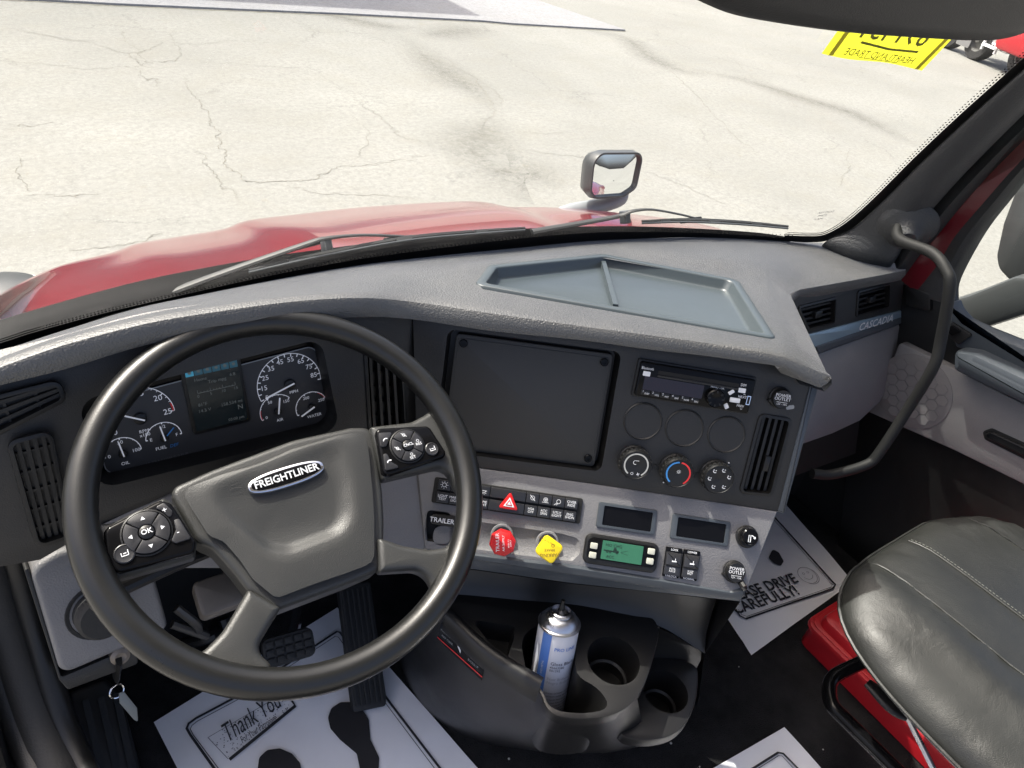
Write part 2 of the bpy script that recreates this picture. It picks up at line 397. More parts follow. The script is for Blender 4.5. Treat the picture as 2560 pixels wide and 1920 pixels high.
# damp dirt gathered along the joints (soft-edged stains)
def stain_mat(name, col, k):
    m = bpy.data.materials.new(name); m.use_nodes = True; n = m.node_tree.nodes; l = m.node_tree.links
    b = n['Principled BSDF']; b.inputs['Base Color'].default_value = (*col, 1); b.inputs['Roughness'].default_value = 0.95; b.inputs['Specular IOR Level'].default_value = 0.1
    at = n.new('ShaderNodeAttribute'); at.attribute_name = 'a'
    tc = n.new('ShaderNodeTexCoord'); z = n.new('ShaderNodeTexNoise'); z.inputs['Scale'].default_value = 7; z.inputs['Detail'].default_value = 10; z.inputs['Roughness'].default_value = 0.85
    l.new(tc.outputs['Object'], z.inputs['Vector'])
    mr = n.new('ShaderNodeMapRange'); l.new(z.outputs['Fac'], mr.inputs[0]); mr.inputs[1].default_value = 0.3; mr.inputs[2].default_value = 0.75; mr.inputs[4].default_value = k
    mm = n.new('ShaderNodeMath'); mm.operation = 'MULTIPLY'; l.new(mr.outputs[0], mm.inputs[0]); l.new(at.outputs['Fac'], mm.inputs[1])
    t = n.new('ShaderNodeBsdfTransparent'); mx = n.new('ShaderNodeMixShader'); l.new(mm.outputs[0], mx.inputs[0]); l.new(t.outputs[0], mx.inputs[1]); l.new(b.outputs[0], mx.inputs[2])
    l.new(mx.outputs[0], n['Material Output'].inputs[0]); return m
m_stain = stain_mat('joint_dirt', (0.13, 0.125, 0.105), 0.50)
def stain(px, wid):
    P = smooth_path([V((*GF.at(*p), 0)) for p in px], 8); rows = [[] for _ in range(7)]; N = len(P); al = []
    for i in range(N):
        t = (P[min(i+1, N-1)]-P[max(0, i-1)]).normalized(); nn = V((-t.y, t.x, 0)); wd = wid*(0.35+0.65*math.sin(math.pi*i/(N-1)))
        for j in range(7): q = P[i]+nn*wd*(j-3)/3; rows[j].append(V((q.x, q.y, GZ+0.0015)))
    mb = MB().grid(rows); ob = mb.build('stain', m_stain, g, angle=0, weld=0)
    a = ob.data.attributes.new('a', 'FLOAT', 'POINT')
    for j in range(7):
        for i in range(N): a.data[j*N+i].value = (1-abs(j-3)/3)**1.3*min(1, 3*i/N, 3*(N-1-i)/N)
stain([(1010,90),(1050,130),(1120,190),(1190,230),(1240,290)], 0.55)
stain([(1240,270),(1215,320),(1190,360),(1200,400),(1290,450)], 0.7)
stain([(1180,400),(1260,430),(1330,440),(1420,480)], 0.9)
stain([(1440,70),(1560,95),(1620,140),(1700,175),(1790,188)], 0.5)
stain([(1700,165),(1860,200),(2000,245),(2120,280),(2220,330),(2310,375)], 0.5)
stain([(760,28),(860,45),(960,65),(1060,70)], 0.45)
stain([(1040,90),(1100,85),(1180,75),(1260,80)], 0.6)
# paler slab across the yard
edge = [(-300,-14),(98,3),(278,13),(579,26),(868,38),(1204,55),(1280,62),(1563,78)]
eg = [GF.at(*p) for p in edge]; tip = V(eg[-1]); d2 = (V(GF.at(1332, 0))-tip).normalized()
far = tip+d2*40
o = eg+[tuple(far), (eg[0][0]-10, eg[0][1]+40)]
struct(MB().plate(GF, o, -0.05, 0.035, 0.012).build('pavement_slab', m_slab))
mb = MB()
for i in range(len(eg)-1): mb.bar(GF, jitter([V(eg[i])+V((0, -0.03)), V(eg[i+1])+V((0, -0.03))], 0.02, 12), random.uniform(0.05, 0.09), 0.0025)
mb.build('joint', m_crack, g, angle=0, weld=0)
# the building whose roof corner shades the slab
P1 = V(GF.at(1204, 46)); P0 = V(GF.at(395, 0)); P2 = V(GF.at(1111, 0)); hb = 9.0
sh = V((sdir.x, sdir.y))*(hb/sdir.z); ax = (P0-P1).normalized(); ay = (P2-P1).normalized()
bo = [P1+sh, P1+sh+ax*30, P1+sh+ax*30+ay*18, P1+sh+ay*18]
struct(MB().plate(GF, [tuple(q) for q in bo], 0, hb, back=True).build('building_block', concrete('render_wall', (0.45, 0.43, 0.4), crack=False), angle=0))

# ================================================================== far parked truck
A = Zh(2372, 126, GZ); B = Zh(2506, 184, GZ)
ux = V((B.x-A.x, B.y-A.y, 0)).normalized(); nx = V((0, 0, 1)).cross(ux)*-1
if nx.dot(A) > 0: nx = -nx
TF = Fr(A, uvn=(ux, (0, 0, 1), nx)); LT = (B-A).length
tk = thing('parked_truck', A, 'far parked truck with red fender and white ladder steps at upper right', 'truck')
m_rimgrey = M('rim_grey', (0.16, 0.16, 0.15), 0.5, metal=0.4)
def twheel(u, r, h=0.0):
    tf = TF.up(h)
    t = MB().lathe(tf, u, r, [(r*0.55, -0.28), (r*0.96, -0.28), (r, -0.22), (r, -0.06), (r*0.95, 0), (r*0.62, 0.0), (r*0.6, -0.05)], 28, False).build('wheel', m_rubber, tk)
    MB().lathe(tf, u, r, [(r*0.62, -0.02), (r*0.55, -0.03), (r*0.5, -0.12), (r*0.22, -0.10), (r*0.2, 0.03), (r*0.1, 0.05)], 24).build('rim', m_rimgrey, t)
UW = TF.at(2432, 128)[0]; UW2 = TF.at(2530, 182)[0]
for u in (UW-1.25, UW, UW2+0.1): twheel(u, 0.52)
MB().plate(TF, rrect((UW+UW2)/2, 0.95, LT*1.6, 0.28, 0.03), -0.9, -0.35, 0.02).build('chassis_rail', m_black, tk)
q_ = TF.at(2404, 122); MB().plate(TF, rrect(q_[0], 0.60, 0.55, 0.75, 0.03), 0.02, 0.05, 0).build('mud_flap', M('flap_grey', (0.16, 0.16, 0.16), 0.7), tk)
um = TF.at(2480, 130)[0]
MB().plate(TF, rrect(um+0.15, 0.72, 0.75, 0.62, 0.12), -0.6, 0.0, 0.06).build('fuel_tank', m_chrome, tk)
lad = MB()
for s_ in (-0.26, 0.26): lad.plate(TF, rrect(um-0.1+s_, 0.95, 0.05, 1.25, 0.01), 0.02, 0.08, 0)
ld_ = lad.build('ladder', M('white_metal', (0.8, 0.8, 0.8), 0.4), tk)
for i in range(4): MB().plate(TF, rrect(um-0.1, 0.45+0.33*i, 0.52, 0.06, 0.01), 0.03, 0.11, 0).build('rung', m_white, ld_)
q_ = TF.at(2548, 92); MB().plate(TF, rrect(q_[0]+0.2, q_[1], 1.3, 0.75, 0.2), -1.0, 0.25, 0.1).build('fender', M('far_red', (0.42, 0.012, 0.02), 0.4), tk)
MB().plate(TF, rrect((UW+UW2)/2, 2.2, LT*1.6, 1.8, 0.1), -1.6, -0.25, 0.05).build('body', M('far_body', (0.06, 0.06, 0.065), 0.5), tk)

# ================================================================== windshield surface
BASEPX = [(-80,900),(30,868),(160,826),(340,771),(488,739),(692,698),(900,662),(1100,638),(1296,618),(1460,602),(1600,595),(1758,592),(1900,597),(2020,606),(2150,635),(2262,676)]
base = [V((-0.35, 0.84, -0.61)), V((-0.2, 0.90, -0.61))]+[Zh(x, y, -0.61) for x, y in BASEPX]
base[-2:] = [V((1.52, 0.745, -0.61)), V((1.60, 0.66, -0.61))]
base = smooth_path(base, 4)
def gdir(p):
    t = max(0, min(1, (p.x-0.9)/0.6)); return V((-0.05*t, -0.46, 0.88)).normalized()
trow = [-0.10, -0.05, 0, 0.08, 0.16, 0.25, 0.35, 0.45, 0.55, 0.65, 0.75, 0.85, 0.93]
wrows = [[p+gdir(p)*t for p in base] for t in trow]
n_ = len(base); wv = [q for r in wrows for q in r]; wf = [(i*n_+j, i*n_+j+1, i*n_+n_+j+1, i*n_+n_+j) for i in range(len(trow)-1) for j in range(n_-1)]
WT = BVHTree.FromPolygons(wv, wf)
def onglass(x, y, off=0):
    """point on the windshield seen at a pixel; off > 0 is outside the cab"""
    d = ray(x, y).normalized(); r = WT.ray_cast(V((0, 0, 0)), d)
    if r[0] is None: return Yh(x, y, 0.95)
    nn = r[1]
    if nn.dot(d) < 0: nn = -nn
    return r[0]+d*(off/max(0.12, nn.dot(d)))
def glass_mat(name, tint, k, rough=0.0):
    m = bpy.data.materials.new(name); m.use_nodes = True; n = m.node_tree.nodes; l = m.node_tree.links
    n.remove(n['Principled BSDF']); t = n.new('ShaderNodeBsdfTransparent'); t.inputs[0].default_value = (*tint, 1)
    gl = n.new('ShaderNodeBsdfGlossy'); gl.inputs['Roughness'].default_value = rough
    fr_ = n.new('ShaderNodeFresnel'); fr_.inputs[0].default_value = 1.45; mu = n.new('ShaderNodeMath'); mu.operation = 'MULTIPLY'; mu.inputs[1].default_value = k
    l.new(fr_.outputs[0], mu.inputs[0]); mx = n.new('ShaderNodeMixShader'); l.new(mu.outputs[0], mx.inputs[0]); l.new(t.outputs[0], mx.inputs[1]); l.new(gl.outputs[0], mx.inputs[2])
    l.new(mx.outputs[0], n['Material Output'].inputs[0]); return m
def dirty(m, k):
    # thin film of dust and wiped streaks on the pane
    n = m.node_tree.nodes; l = m.node_tree.links; out = n['Material Output']; old = out.inputs[0].links[0].from_socket
    tc = n.new('ShaderNodeTexCoord'); mp = n.new('ShaderNodeMapping'); mp.inputs['Scale'].default_value = (2.5, 2.5, 14); l.new(tc.outputs['Object'], mp.inputs['Vector'])
    z = n.new('ShaderNodeTexNoise'); z.inputs['Scale'].default_value = 3; z.inputs['Detail'].default_value = 8; z.inputs['Roughness'].default_value = 0.7; l.new(mp.outputs[0], z.inputs['Vector'])
    mr = n.new('ShaderNodeMapRange'); mr.inputs[1].default_value = 0.35; mr.inputs[2].default_value = 0.75; mr.inputs[4].default_value = k; l.new(z.outputs['Fac'], mr.inputs[0])
    d = n.new('ShaderNodeBsdfTranslucent'); d.inputs[0].default_value = (0.8, 0.8, 0.78, 1); mx = n.new('ShaderNodeMixShader'); l.new(mr.outputs[0], mx.inputs[0]); l.new(old, mx.inputs[1]); l.new(d.outputs[0], mx.inputs[2]); l.new(mx.outputs[0], out.inputs[0])
m_glass = glass_mat('windshield_glass', (0.94, 0.965, 0.94), 0.8)
dirty(m_glass, 0.014)
ws = thing('windshield', V((0.6, 1.0, -0.61)), 'large clear windshield over the dashboard with black dotted border', 'windshield')
MB().grid(wrows).build('pane', m_glass, ws, angle=60)
m_frit = M('black_frit', (0.008, 0.008, 0.008), 0.3)
lo = [(-80,905),(30,873),(94,852),(285,786),(488,741),(692,700),(900,664),(1100,640),(1296,620),(1460,604),(1600,597),(1758,594),(1975,607)]
hi = [(-80,884),(30,848),(94,828),(280,778),(470,734),(670,690),(890,649),(1100,620),(1296,596),(1460,582),(1600,579),(1758,582),(1972,594)]
LP = [onglass(x, y, -0.002) for x, y in lo]; HP = [onglass(x, y, -0.002) for x, y in hi]
MB().grid([smooth_path(LP, 4), smooth_path([a.lerp(b, 0.5) for a, b in zip(LP, HP)], 4), smooth_path(HP, 4)]).build('frit_band', m_frit, ws)
# dotted edge of the band
fd = MB()
def dots(P, wid, n, rows, seed_dir):
    for i in range(n):
        t = i/(n-1)*(len(P)-1); j = min(int(t), len(P)-2); q = P[j].lerp(P[j+1], t-j); tg = (P[j+1]-P[j]).normalized()
        nn = gdir(q).cross(tg).normalized(); a = nn.cross(tg).normalized()
        if a.dot(seed_dir) < 0: a = -a
        for r in range(rows):
            c = q+a*wid*(r+0.6)+(tg*0.0035 if r % 2 else V((0, 0, 0))); R = 0.0019*(1-0.22*r)
            fd.add([c+tg*R*math.cos(x)+a*R*math.sin(x) for x in [k_*math.pi/3 for k_ in range(6)]], [tuple(range(6))])
GE = [(1961,603),(2020,606),(2070,601),(2130,572),(2200,510),(2300,410),(2420,297),(2560,172),(2700,45)]
GP = smooth_path([onglass(x, y, -0.003) for x, y in GE], 6)
dots(smooth_path(HP, 3), 0.005, 260, 2, V((0, -0.4, 1)))
GI = [(1961,588),(2020,590),(2062,586),(2116,556),(2184,496),(2284,396),(2404,283),(2544,158),(2684,30)]
GIp = smooth_path([onglass(x, y, -0.003) for x, y in GI], 6)
dots(GIp, 0.006, 150, 2, V((-1, 0.2, 0.3)))
ob = fd.build('frit_dots', m_frit, ws, angle=0, weld=0, kind='stuff')
MB().grid([GP, GIp]).build('frit_edge', m_frit, ws)
st = MB(); wf_ = Fr(onglass(2055, 540, -0.004), uvn=(V((0.96, -0.28, 0)), V((-0.05, -0.46, 0.88)), V((-0.28, -0.85, -0.46))))
for i, s_ in enumerate(('AS1 DOT', 'M472', 'LAM')): st.text(wf_, 0, 0.012-0.011*i, 0.009, s_, 0, rot=0.15)
st.build('glass_stamp', m_ink2, ws, angle=0)

# ================================================================== hood
hd = thing('truck_hood', V((0.7, 1.7, -1.0)), 'glossy red truck hood sloping away beyond the wipers', 'hood')
sil = [((0,738),1.35),((77,696),1.55),((163,660),1.75),((285,630),1.92),((346,608),2.02),((447,585),2.1),((560,566),2.16),((620,556),2.18),((740,541),2.2),((900,523),2.2),((1106,510),2.12),((1200,510),2.06),((1260,512),2.0),((1404,521),1.85),((1613,540),1.62),((1760,562),1.46),((1850,590),1.38)]
top = [Yh(*p, y) for p, y in sil]
N = len(top); rear = [V((-0.28+(1.94)*(i/(N-1))**0.95, 1.10-0.10*abs(i/(N-1)-0.45)*2, -0.80)) for i in range(N)]
rows = []
for t in (0, 0.06, 0.25, 0.45, 0.65, 0.85, 1.0):
    r = []
    for i in range(N):
        q = rear[i].lerp(top[i], t); k_ = math.sin(math.pi*t)
        q.z += 0.05*k_*min(1, i/4, (N-1-i)/3) + ((0.018*min(1, t*2.5)*(1-0.6*t)) if 7 <= i <= 11 else 0)-(0.008 if i in (5, 6, 12) else 0)
        r.append(q)
    rows.append(r)
cx = 0.72
def outd(p): d = V((p.x-cx, 0, 0)); s_ = max(-1, min(1, d.x/0.95)); return V((s_*abs(s_)*1.0, 1-abs(s_)*0.7, 0)).normalized()
rows.append([q+outd(q)*0.05+V((0, 0, -0.05)) for q in rows[6]])
rows.append([q+outd(q)*0.10+V((0, 0, -0.22)) for q in rows[6]])
rows.append([q+outd(q)*0.12+V((0, 0, -0.9)) for q in rows[6]])
def sub_rows(rows, n=3):
    cols = [smooth_path(list(c), n) for c in zip(*rows)]; rr = [list(r) for r in zip(*cols)]
    return [smooth_path(r, n) for r in rr]
MB().grid(sub_rows(rows, 4)).build('hood_panel', m_paint, hd, angle=30)
# cowl below the glass
cpx = [(-260,880),(-80,828),(0,800),(224,735),(407,690),(651,645),(814,622),(1000,598),(1150,583),(1300,572),(1460,566),(1600,566),(1758,572),(1900,582),(1990,596)]
cwt = smooth_path([(lambda g_: g_*((g_.length+0.10)/g_.length))(onglass(x, y, 0.0)) for x, y in cpx], 4)
cw0 = smooth_path([onglass(x, y+70, 0.012) for x, y in cpx], 4)
MB().grid([[p+V((0, 0, -0.10)) for p in cw0], cw0, [a.lerp(b, 0.8) for a, b in zip(cw0, cwt)], cwt, [p+V((0, 0.02, -0.02)) for p in cwt], [p+V((0, 0.02, -0.5)) for p in cwt]]).build('cowl', m_deep, hd)
# hood mirrors
hm = thing('hood_mirror', Yh(1420, 525, 1.8), 'convex hood mirror in grey shell on short arm at the right of the red hood', 'mirror', 'hood mirrors')
cen = Yh(1545, 437, 1.78); nn = (V((0.70, -0.71, -0.08)).normalized()-cen.normalized()).normalized()
uu = V((0, 0, 1)).cross(nn).normalized()
uu = (uu*math.cos(0.16)-nn.cross(uu)*math.sin(0.16)).normalized(); HF = Fr(cen, uvn=(uu, nn.cross(uu), nn))
mo = pxpoly(HF, [(1488,385),(1608,384),(1590,470),(1560,490),(1490,495),(1478,480)], [0.045,0.03,0.03,0.04,0.03,0.03], 6); mo = inset(mo, -0.004)
mb = MB(); b0 = mo
for h0, h1, d in ((0.0, -0.03, -0.004), (-0.03, -0.065, 0.012), (-0.065, -0.09, 0.032)):
    b1 = inset(b0, d); mb.wall(HF, b0, h0, h1, b1); b0 = b1
mb.fill(HF, [b0], -0.09, True)
mb.fill(HF, [mo, list(reversed(inset(mo, 0.0065)))], 0); mb.wall(HF, list(reversed(inset(mo, 0.0065))), -0.012, 0)
sh_ = M('mirror_shell', (0.05, 0.055, 0.056), 0.35, rvar=0.05)
mb.build('housing', sh_, hm)
ci = inset(mo, 0.0065); mbg = MB(); cu_ = sum(p[0] for p in ci)/len(ci); cv_ = sum(p[1] for p in ci)/len(ci)
rr_ = []
for s_ in (1, 0.75, 0.5, 0.25, 0.02): rr_.append([HF.w(cu_+(p[0]-cu_)*s_, cv_+(p[1]-cv_)*s_, -0.011+0.005*(1-s_*s_)) for p in ci])
mbg.grid(rr_, True).build('glass', m_mirror, hm, angle=80)
a0 = Yh(1548, 495, 1.82); a1 = Yh(1395, 545, 1.80)
MB().tube(smooth_path([a0+V((0.02, 0.03, 0.03)), a0, a0.lerp(a1, 0.4)+V((0, 0, -0.004)), a1, a1+V((-0.1, -0.05, -0.12))], 5), [0.030]*21, 12, flat=0.7).build('arm', M('mirror_arm', (0.26, 0.28, 0.29), 0.4), hm)
hl = thing('hood_mirror', Yh(0, 700, 2.0), 'dark hood mirror shell just inside the left edge beside the red hood', 'mirror', 'hood mirrors')
c0 = Yh(-8, 722, 1.7)
LF = Fr(c0, uvn=((1, 0, 0), (0, 1, 0), (0, 0, 1)))
MB().lathe(LF, 0, 0, [(0.095, -0.12), (0.098, -0.03), (0.09, -0.008), (0.06, 0.006), (0.01, 0.010)], 28).build('housing', sh_, hl)
MB().tube([LF.w(0.1*math.cos(a), 0.1*math.sin(a), -0.02) for a in [i*math.pi/16 for i in range(33)]], 0.004, 6, cap=False).build('seam_ring', m_steel, hl)
MB().tube([c0+V((0, 0.02, -0.1)), c0+V((0.02, -0.05, -0.22)), c0+V((0.1, -0.1, -0.4))], 0.03, 10).build('arm', sh_, hl)

# ================================================================== wipers
m_wip = M('wiper_black', (0.016, 0.018, 0.019), 0.55, rvar=0.05); m_steelgrey = M('wiper_strip', (0.10, 0.11, 0.115), 0.35, metal=0.3)
def wiper(label, arm, rod, blade, clip, mid):
    r = thing('windshield_wiper', onglass(*arm[0], 0.02), label, 'wiper', 'windshield wipers')
    P = smooth_path([onglass(x, y, 0.03) for x, y in arm], 4); n = len(P)
    MB().tube(P, [0.0085-0.0050*min(1, 1.6*i/n) for i in range(n)], 8, flat=0.6).build('arm', m_wip, r)
    if rod: MB().tube(smooth_path([onglass(x, y, 0.028) for x, y in rod], 4), 0.0022, 6).build('rod', m_wip, r)
    P = smooth_path([onglass(x, y, 0.018) for x, y in blade], 6); n = len(P)
    bl = MB().tube(P, [0.0025+0.0022*math.sin(math.pi*i/(n-1)) for i in range(n)], 6).build('blade', m_wip, r)
    P2 = smooth_path([onglass(x, y+5, 0.008) for x, y in blade], 6)
    MB().tube(P2, 0.0022, 6).build('blade_edge', m_steelgrey, bl)
    for f0_ in (0.2, 0.5, 0.8):
        i_ = int(f0_*(n-1)); MB().tube([P[max(0, i_-1)].lerp(P2[i_], 0.4), P[min(n-1, i_+1)].lerp(P2[i_], 0.4)], 0.0042, 6).build('claw', m_wip, bl)
    q = onglass(*clip, 0.035); cf = Fr(q, uvn=((0.99, 0.05, 0), (-0.02, 0.45, 0.89), (0.05, -0.89, 0.45)))
    MB().plate(cf, rrect(0, -0.006, 0.014, 0.026, 0.003), -0.012, 0.006, 0.002, back=True).build('clip', m_bluegrey, r)
    q = onglass(*mid, 0.03); cf.o = q
    MB().plate(cf, rrect(0, -0.004, 0.055, 0.010, 0.003, rot=-0.05), -0.010, 0.004, 0.002, back=True).build('bridge', m_black, r)
wiper('near windshield wiper with long arm crossing the red hood on the left', [(398,742),(560,682),(760,612),(815,596),(900,588),(985,590),(1020,592)], [(640,664),(720,630),(800,608)], [(622,676),(800,636),(1010,597),(1180,580),(1312,570)], (817,606), (1000,592))
wiper('far windshield wiper resting low at the right, tip near the pillar', [(1330,580),(1430,562),(1545,541),(1580,528),(1630,524),(1700,536),(1740,546)], [(1420,568),(1480,556),(1550,540)], [(1605,553),(1720,550),(1850,556),(1970,566)], (1565,535), (1730,545))
# ================================================================== pillar, visor, door
def pp(fr, pts, r=0.003, h=0, n=4): return rpoly([fr.at(x, y, h) for x, y in pts], r, n)
def slab(name, mat, parent, fr, pts, h0, h1, r=0.003, bev=0.0012, holes=(), label=None, n=4):
    return MB().plate(fr, pp(fr, pts, r, h1, n), h0, h1, bev, holes).build(name, mat, parent, label=label)
def slabo(name, mat, parent, fr, o, h0, h1, bev=0.001, holes=(), label=None):
    return MB().plate(fr, o, h0, h1, bev, holes).build(name, mat, parent, label=label)
pa = [(2068,601),(2130,572),(2200,510),(2300,410),(2420,297),(2560,172),(2700,45)]
pb = [(2236,655),(2262,608),(2302,559),(2352,500),(2430,415),(2560,285),(2700,150)]
PA = [onglass(x, y, -0.004) for x, y in pa]; PB = [Xh(x, y, 1.50) for x, y in pb]
PA.insert(0, PA[0]+V((0.03, 0.02, -0.05))); PB.insert(0, PB[0]+V((0.02, 0.02, -0.05)))
inn = V((-0.75, -0.66, 0)).normalized()
PA2 = [p+inn*0.016 for p in PA]; PM = [a.lerp(b, 0.45)+inn*0.03 for a, b in zip(PA, PB)]; PM2 = [a.lerp(b, 0.8)+inn*0.018 for a, b in zip(PA, PB)]
pil = thing('windshield_pillar', PA[0], 'dark grey textured pillar trim between windshield and passenger window', 'pillar')
prow = [smooth_path(q, 5) for q in (PA, PA2, PM, PM2, PB, [p+V((0.06, 0.03, 0)) for p in PB])]
prow = [list(r) for r in zip(*[smooth_path(list(c), 3) for c in zip(*prow)])]
MB().grid(prow).build('pillar_cover', m_trim, pil, angle=50)
nP = len(prow[0]); PT = BVHTree.FromPolygons([q for r in prow for q in r], [(i*nP+j, i*nP+j+1, i*nP+nP+j+1, i*nP+nP+j) for i in range(len(prow)-1) for j in range(nP-1)])
h0 = PT.ray_cast(V((0, 0, 0)), ray(2248, 561).normalized()); nn = h0[1] if h0[1].dot(ray(2248, 561)) < 0 else -h0[1]
uu = V((0, 0, 1)).cross(nn).normalized(); PFr = Fr(h0[0], uvn=(uu, nn.cross(uu), nn))
# seals and painted frame (lines run up and back beside the pillar)
def strip(name, mat, parent, A, B, xa, xb, thick=0.02):
    a = smooth_path([Xh(x, y, xa) for x, y in A], 5); b = smooth_path([Xh(x, y, xb) for x, y in B], 5)
    m = [p.lerp(q, 0.5)+inn*thick*0.6 for p, q in zip(a, b)]
    MB().grid([[p+V((0.05, 0.02, 0)) for p in a], a, m, b, [p+V((0.05, 0.0, 0)) for p in b]]).build(name, mat, parent, angle=50)
b2 = [(2245,695),(2285,640),(2329,590),(2402,500),(2480,415),(2610,285),(2750,150)]
b3 = [(2290,730),(2345,660),(2388,590),(2465,500),(2540,415),(2670,285),(2810,150)]
b4 = [(2366,760),(2372,705),(2433,590),(2501,500),(2570,415),(2700,285),(2840,150)]
strip('weather_seal', m_rubber, pil, pb, b2, 1.515, 1.52, 0.02)
dr = thing('passenger_door', V((1.58, 0.2, -1.3)), 'passenger door with grey fabric panel, armrest, speaker and window', 'door')
strip('painted_frame', M('shaded_door_paint', (0.11, 0.004, 0.009), 0.3, coat=0.5), dr, b2, b3, 1.545, 1.55, 0.0)  # darker copy of the hood red: the frame's shade is put into its colour
strip('window_seal', m_rubber, dr, b3, b4, 1.55, 1.56, 0.015)
DF = Fr((1.56, 0.3, -0.8), -90, 0)
slab('door_shell', m_black, dr, DF, [(2225,700),(2300,725),(2366,745),(2378,775),(2405,802),(2460,828),(2560,868),(2800,980),(2800,1900),(2350,1900),(2080,1500),(2130,1060),(2180,900)], -0.04, 0.0, 0.004)
slab('window_ledge', m_bluegrey, dr, DF, [(2358,790),(2372,748),(2384,778),(2408,806),(2460,832),(2560,872),(2800,985),(2800,1060),(2560,935),(2470,893),(2390,868)], -0.02, 0.022, 0.004, 0.004)
slab('corner_cover', m_black, dr, DF, [(2262,712),(2325,735),(2325,782),(2262,762)], -0.01, 0.012, 0.006, 0.003)
slab('fabric_panel', m_grey, dr, DF, [(2248,855),(2302,882),(2393,927),(2560,1011),(2800,1130),(2800,1340),(2560,1212),(2384,1126),(2160,1026),(2215,940)], 0, 0.02, 0.01, 0.004)
am = MB(); o = pp(DF, [(2388,872),(2442,882),(2560,938),(2800,1060),(2800,1130),(2560,1008),(2470,965),(2386,924)], 0.012, 0.05)
am.plate(DF, o, 0.0, 0.062, 0.014).build('armrest', m_bluegrey, dr)
so = pp(DF, [(2457,1078),(2480,1070),(2560,1106),(2800,1225),(2800,1270),(2560,1147),(2462,1098)], 0.008, 0.02)
sl_ = slabo('pull_handle_recess', m_deep, dr, DF, so, 0.019, 0.0212, 0)
slabo('pull_handle', m_black, dr, DF, inset(so, 0.006), 0.020, 0.026, 0.003)
sw = slab('window_switch', m_black, dr, DF.up(0.022), [(2345,820),(2380,806),(2430,838),(2395,862)], 0, 0.006, 0.004)
slab('rocker', m_gloss, sw, DF.up(0.022), [(2358,822),(2380,814),(2402,828),(2380,840)], 0.005, 0.012, 0.003)
# honeycomb speaker
sc = DF.at(2281, 979, 0.02); R_ = 0.085; sp = slabo('speaker_grille', M('grille_grey', (0.14, 0.135, 0.137), 0.6, grain=(900, 0.4)), dr, DF, circ(sc[0], sc[1], R_, 48), 0.019, 0.0216, 0.001)
m_hex = M('hex_cell', (0.150, 0.145, 0.147), 0.65, grain=(1200, 0.5)); rh = 0.0135
for i in range(-5, 6):
    for j in range(-5, 6):
        cu = (i+0.5*(j % 2))*rh*1.82; cv = j*rh*1.58
        if math.hypot(cu, cv) < R_-rh*0.9: slabo('hex_cell', m_hex, sp, DF, circ(sc[0]+cu, sc[1]+cv, rh*0.96, 6, math.pi/6), 0.0212, 0.0228, 0)
wg = [Xh(x, y, 1.575) for x, y in [(2366,755),(2378,690),(2433,590),(2501,500),(2570,415),(2700,285),(2840,150)]]
wl = [Xh(x, y, 1.575) for x, y in [(2380,790),(2460,840),(2560,880),(2680,940),(2800,1000),(2900,1050),(3000,1100)]]
MB().grid([wg, wl]).build('window_pane', glass_mat('side_glass', (0.9, 0.93, 0.9), 0.6), dr)
# grab handle
HR_ = 0.0105
hp = [h0[0]-nn*0.01, h0[0]+nn*0.045, Xh(2330, 632, 1.40), Xh(2366, 676, 1.385), Xh(2374, 720, 1.38), Xh(2352, 850, 1.385), Xh(2332, 920, 1.38), Xh(2265, 1030, 1.37), Xh(2198, 1132, 1.34), Xh(2165, 1162, 1.32), Xh(2080, 1186, 1.26), Xh(2030, 1184, 1.22)]
gh = thing('grab_handle', hp[0], 'long bent grey grab bar from the pillar down past the passenger vents', 'handle')
MB().tube(smooth_path(hp, 6), HR_, 14).build('bar', M('handle_grey', (0.010, 0.0105, 0.0105), 0.6, spec=0.3, grain=(700, 0.3)), gh, angle=60)
MB().lathe(PFr, *PFr.at(2268, 575), [(0.058, -0.012), (0.052, -0.004), (0.044, 0.001), (0.033, 0.006), (0.026, 0.014), (0.021, 0.026), (0.0165, 0.032)], 28).build('socket', m_trim, gh)
# outside mirror seen through the side window
om = thing('side_mirror', Xh(2440, 800, 1.8), 'dark grey outside mirror on a thick arm beyond the passenger window', 'mirror')
OF = Fr((1.95, 0.5, -0.5), -90, 0)
slab('housing', sh_, om, OF, [(2640,330),(2530,480),(2500,560),(2483,640),(2488,675),(2520,708),(2620,740),(2720,720),(2720,330)], -0.2, 0.0, 0.05, 0.02)
OF2 = Fr((1.82, 0.5, -0.5), -90, 0)
slab('arm', sh_, om, OF2, [(2340,760),(2420,738),(2540,690),(2620,700),(2620,770),(2460,822),(2380,850)], -0.14, 0.0, 0.03, 0.012)
# visor
vs = thing('sun_visor', Yh(2100, 80, 0.32), 'dark grey sun visor across the upper right corner', 'visor')
vp = [(1600,-95),(1700,-25),(1760,8),(1840,38),(1960,60),(2060,74),(2150,84),(2260,92),(2360,98),(2440,101),(2500,93),(2550,74),(2600,30),(2640,-60)]
lo_ = smooth_path([Yh(x, y, 0.32) for x, y in vp], 4)
q1 = [p+V((0, -0.008, 0.002)) for p in lo_]; q2 = [p+V((0, -0.018, 0.012)) for p in lo_]; q3 = [p+V((0, -0.03, 0.07)) for p in lo_]; q4 = [p+V((0, -0.06, 0.20)) for p in lo_]
b1_ = [p+V((0, 0.008, 0.012)) for p in lo_]; b2_ = [p+V((0, -0.02, 0.20)) for p in lo_]
MB().grid([b2_, b1_, lo_, q1, q2, q3, q4]).build('visor_panel', m_visor, vs, angle=60)
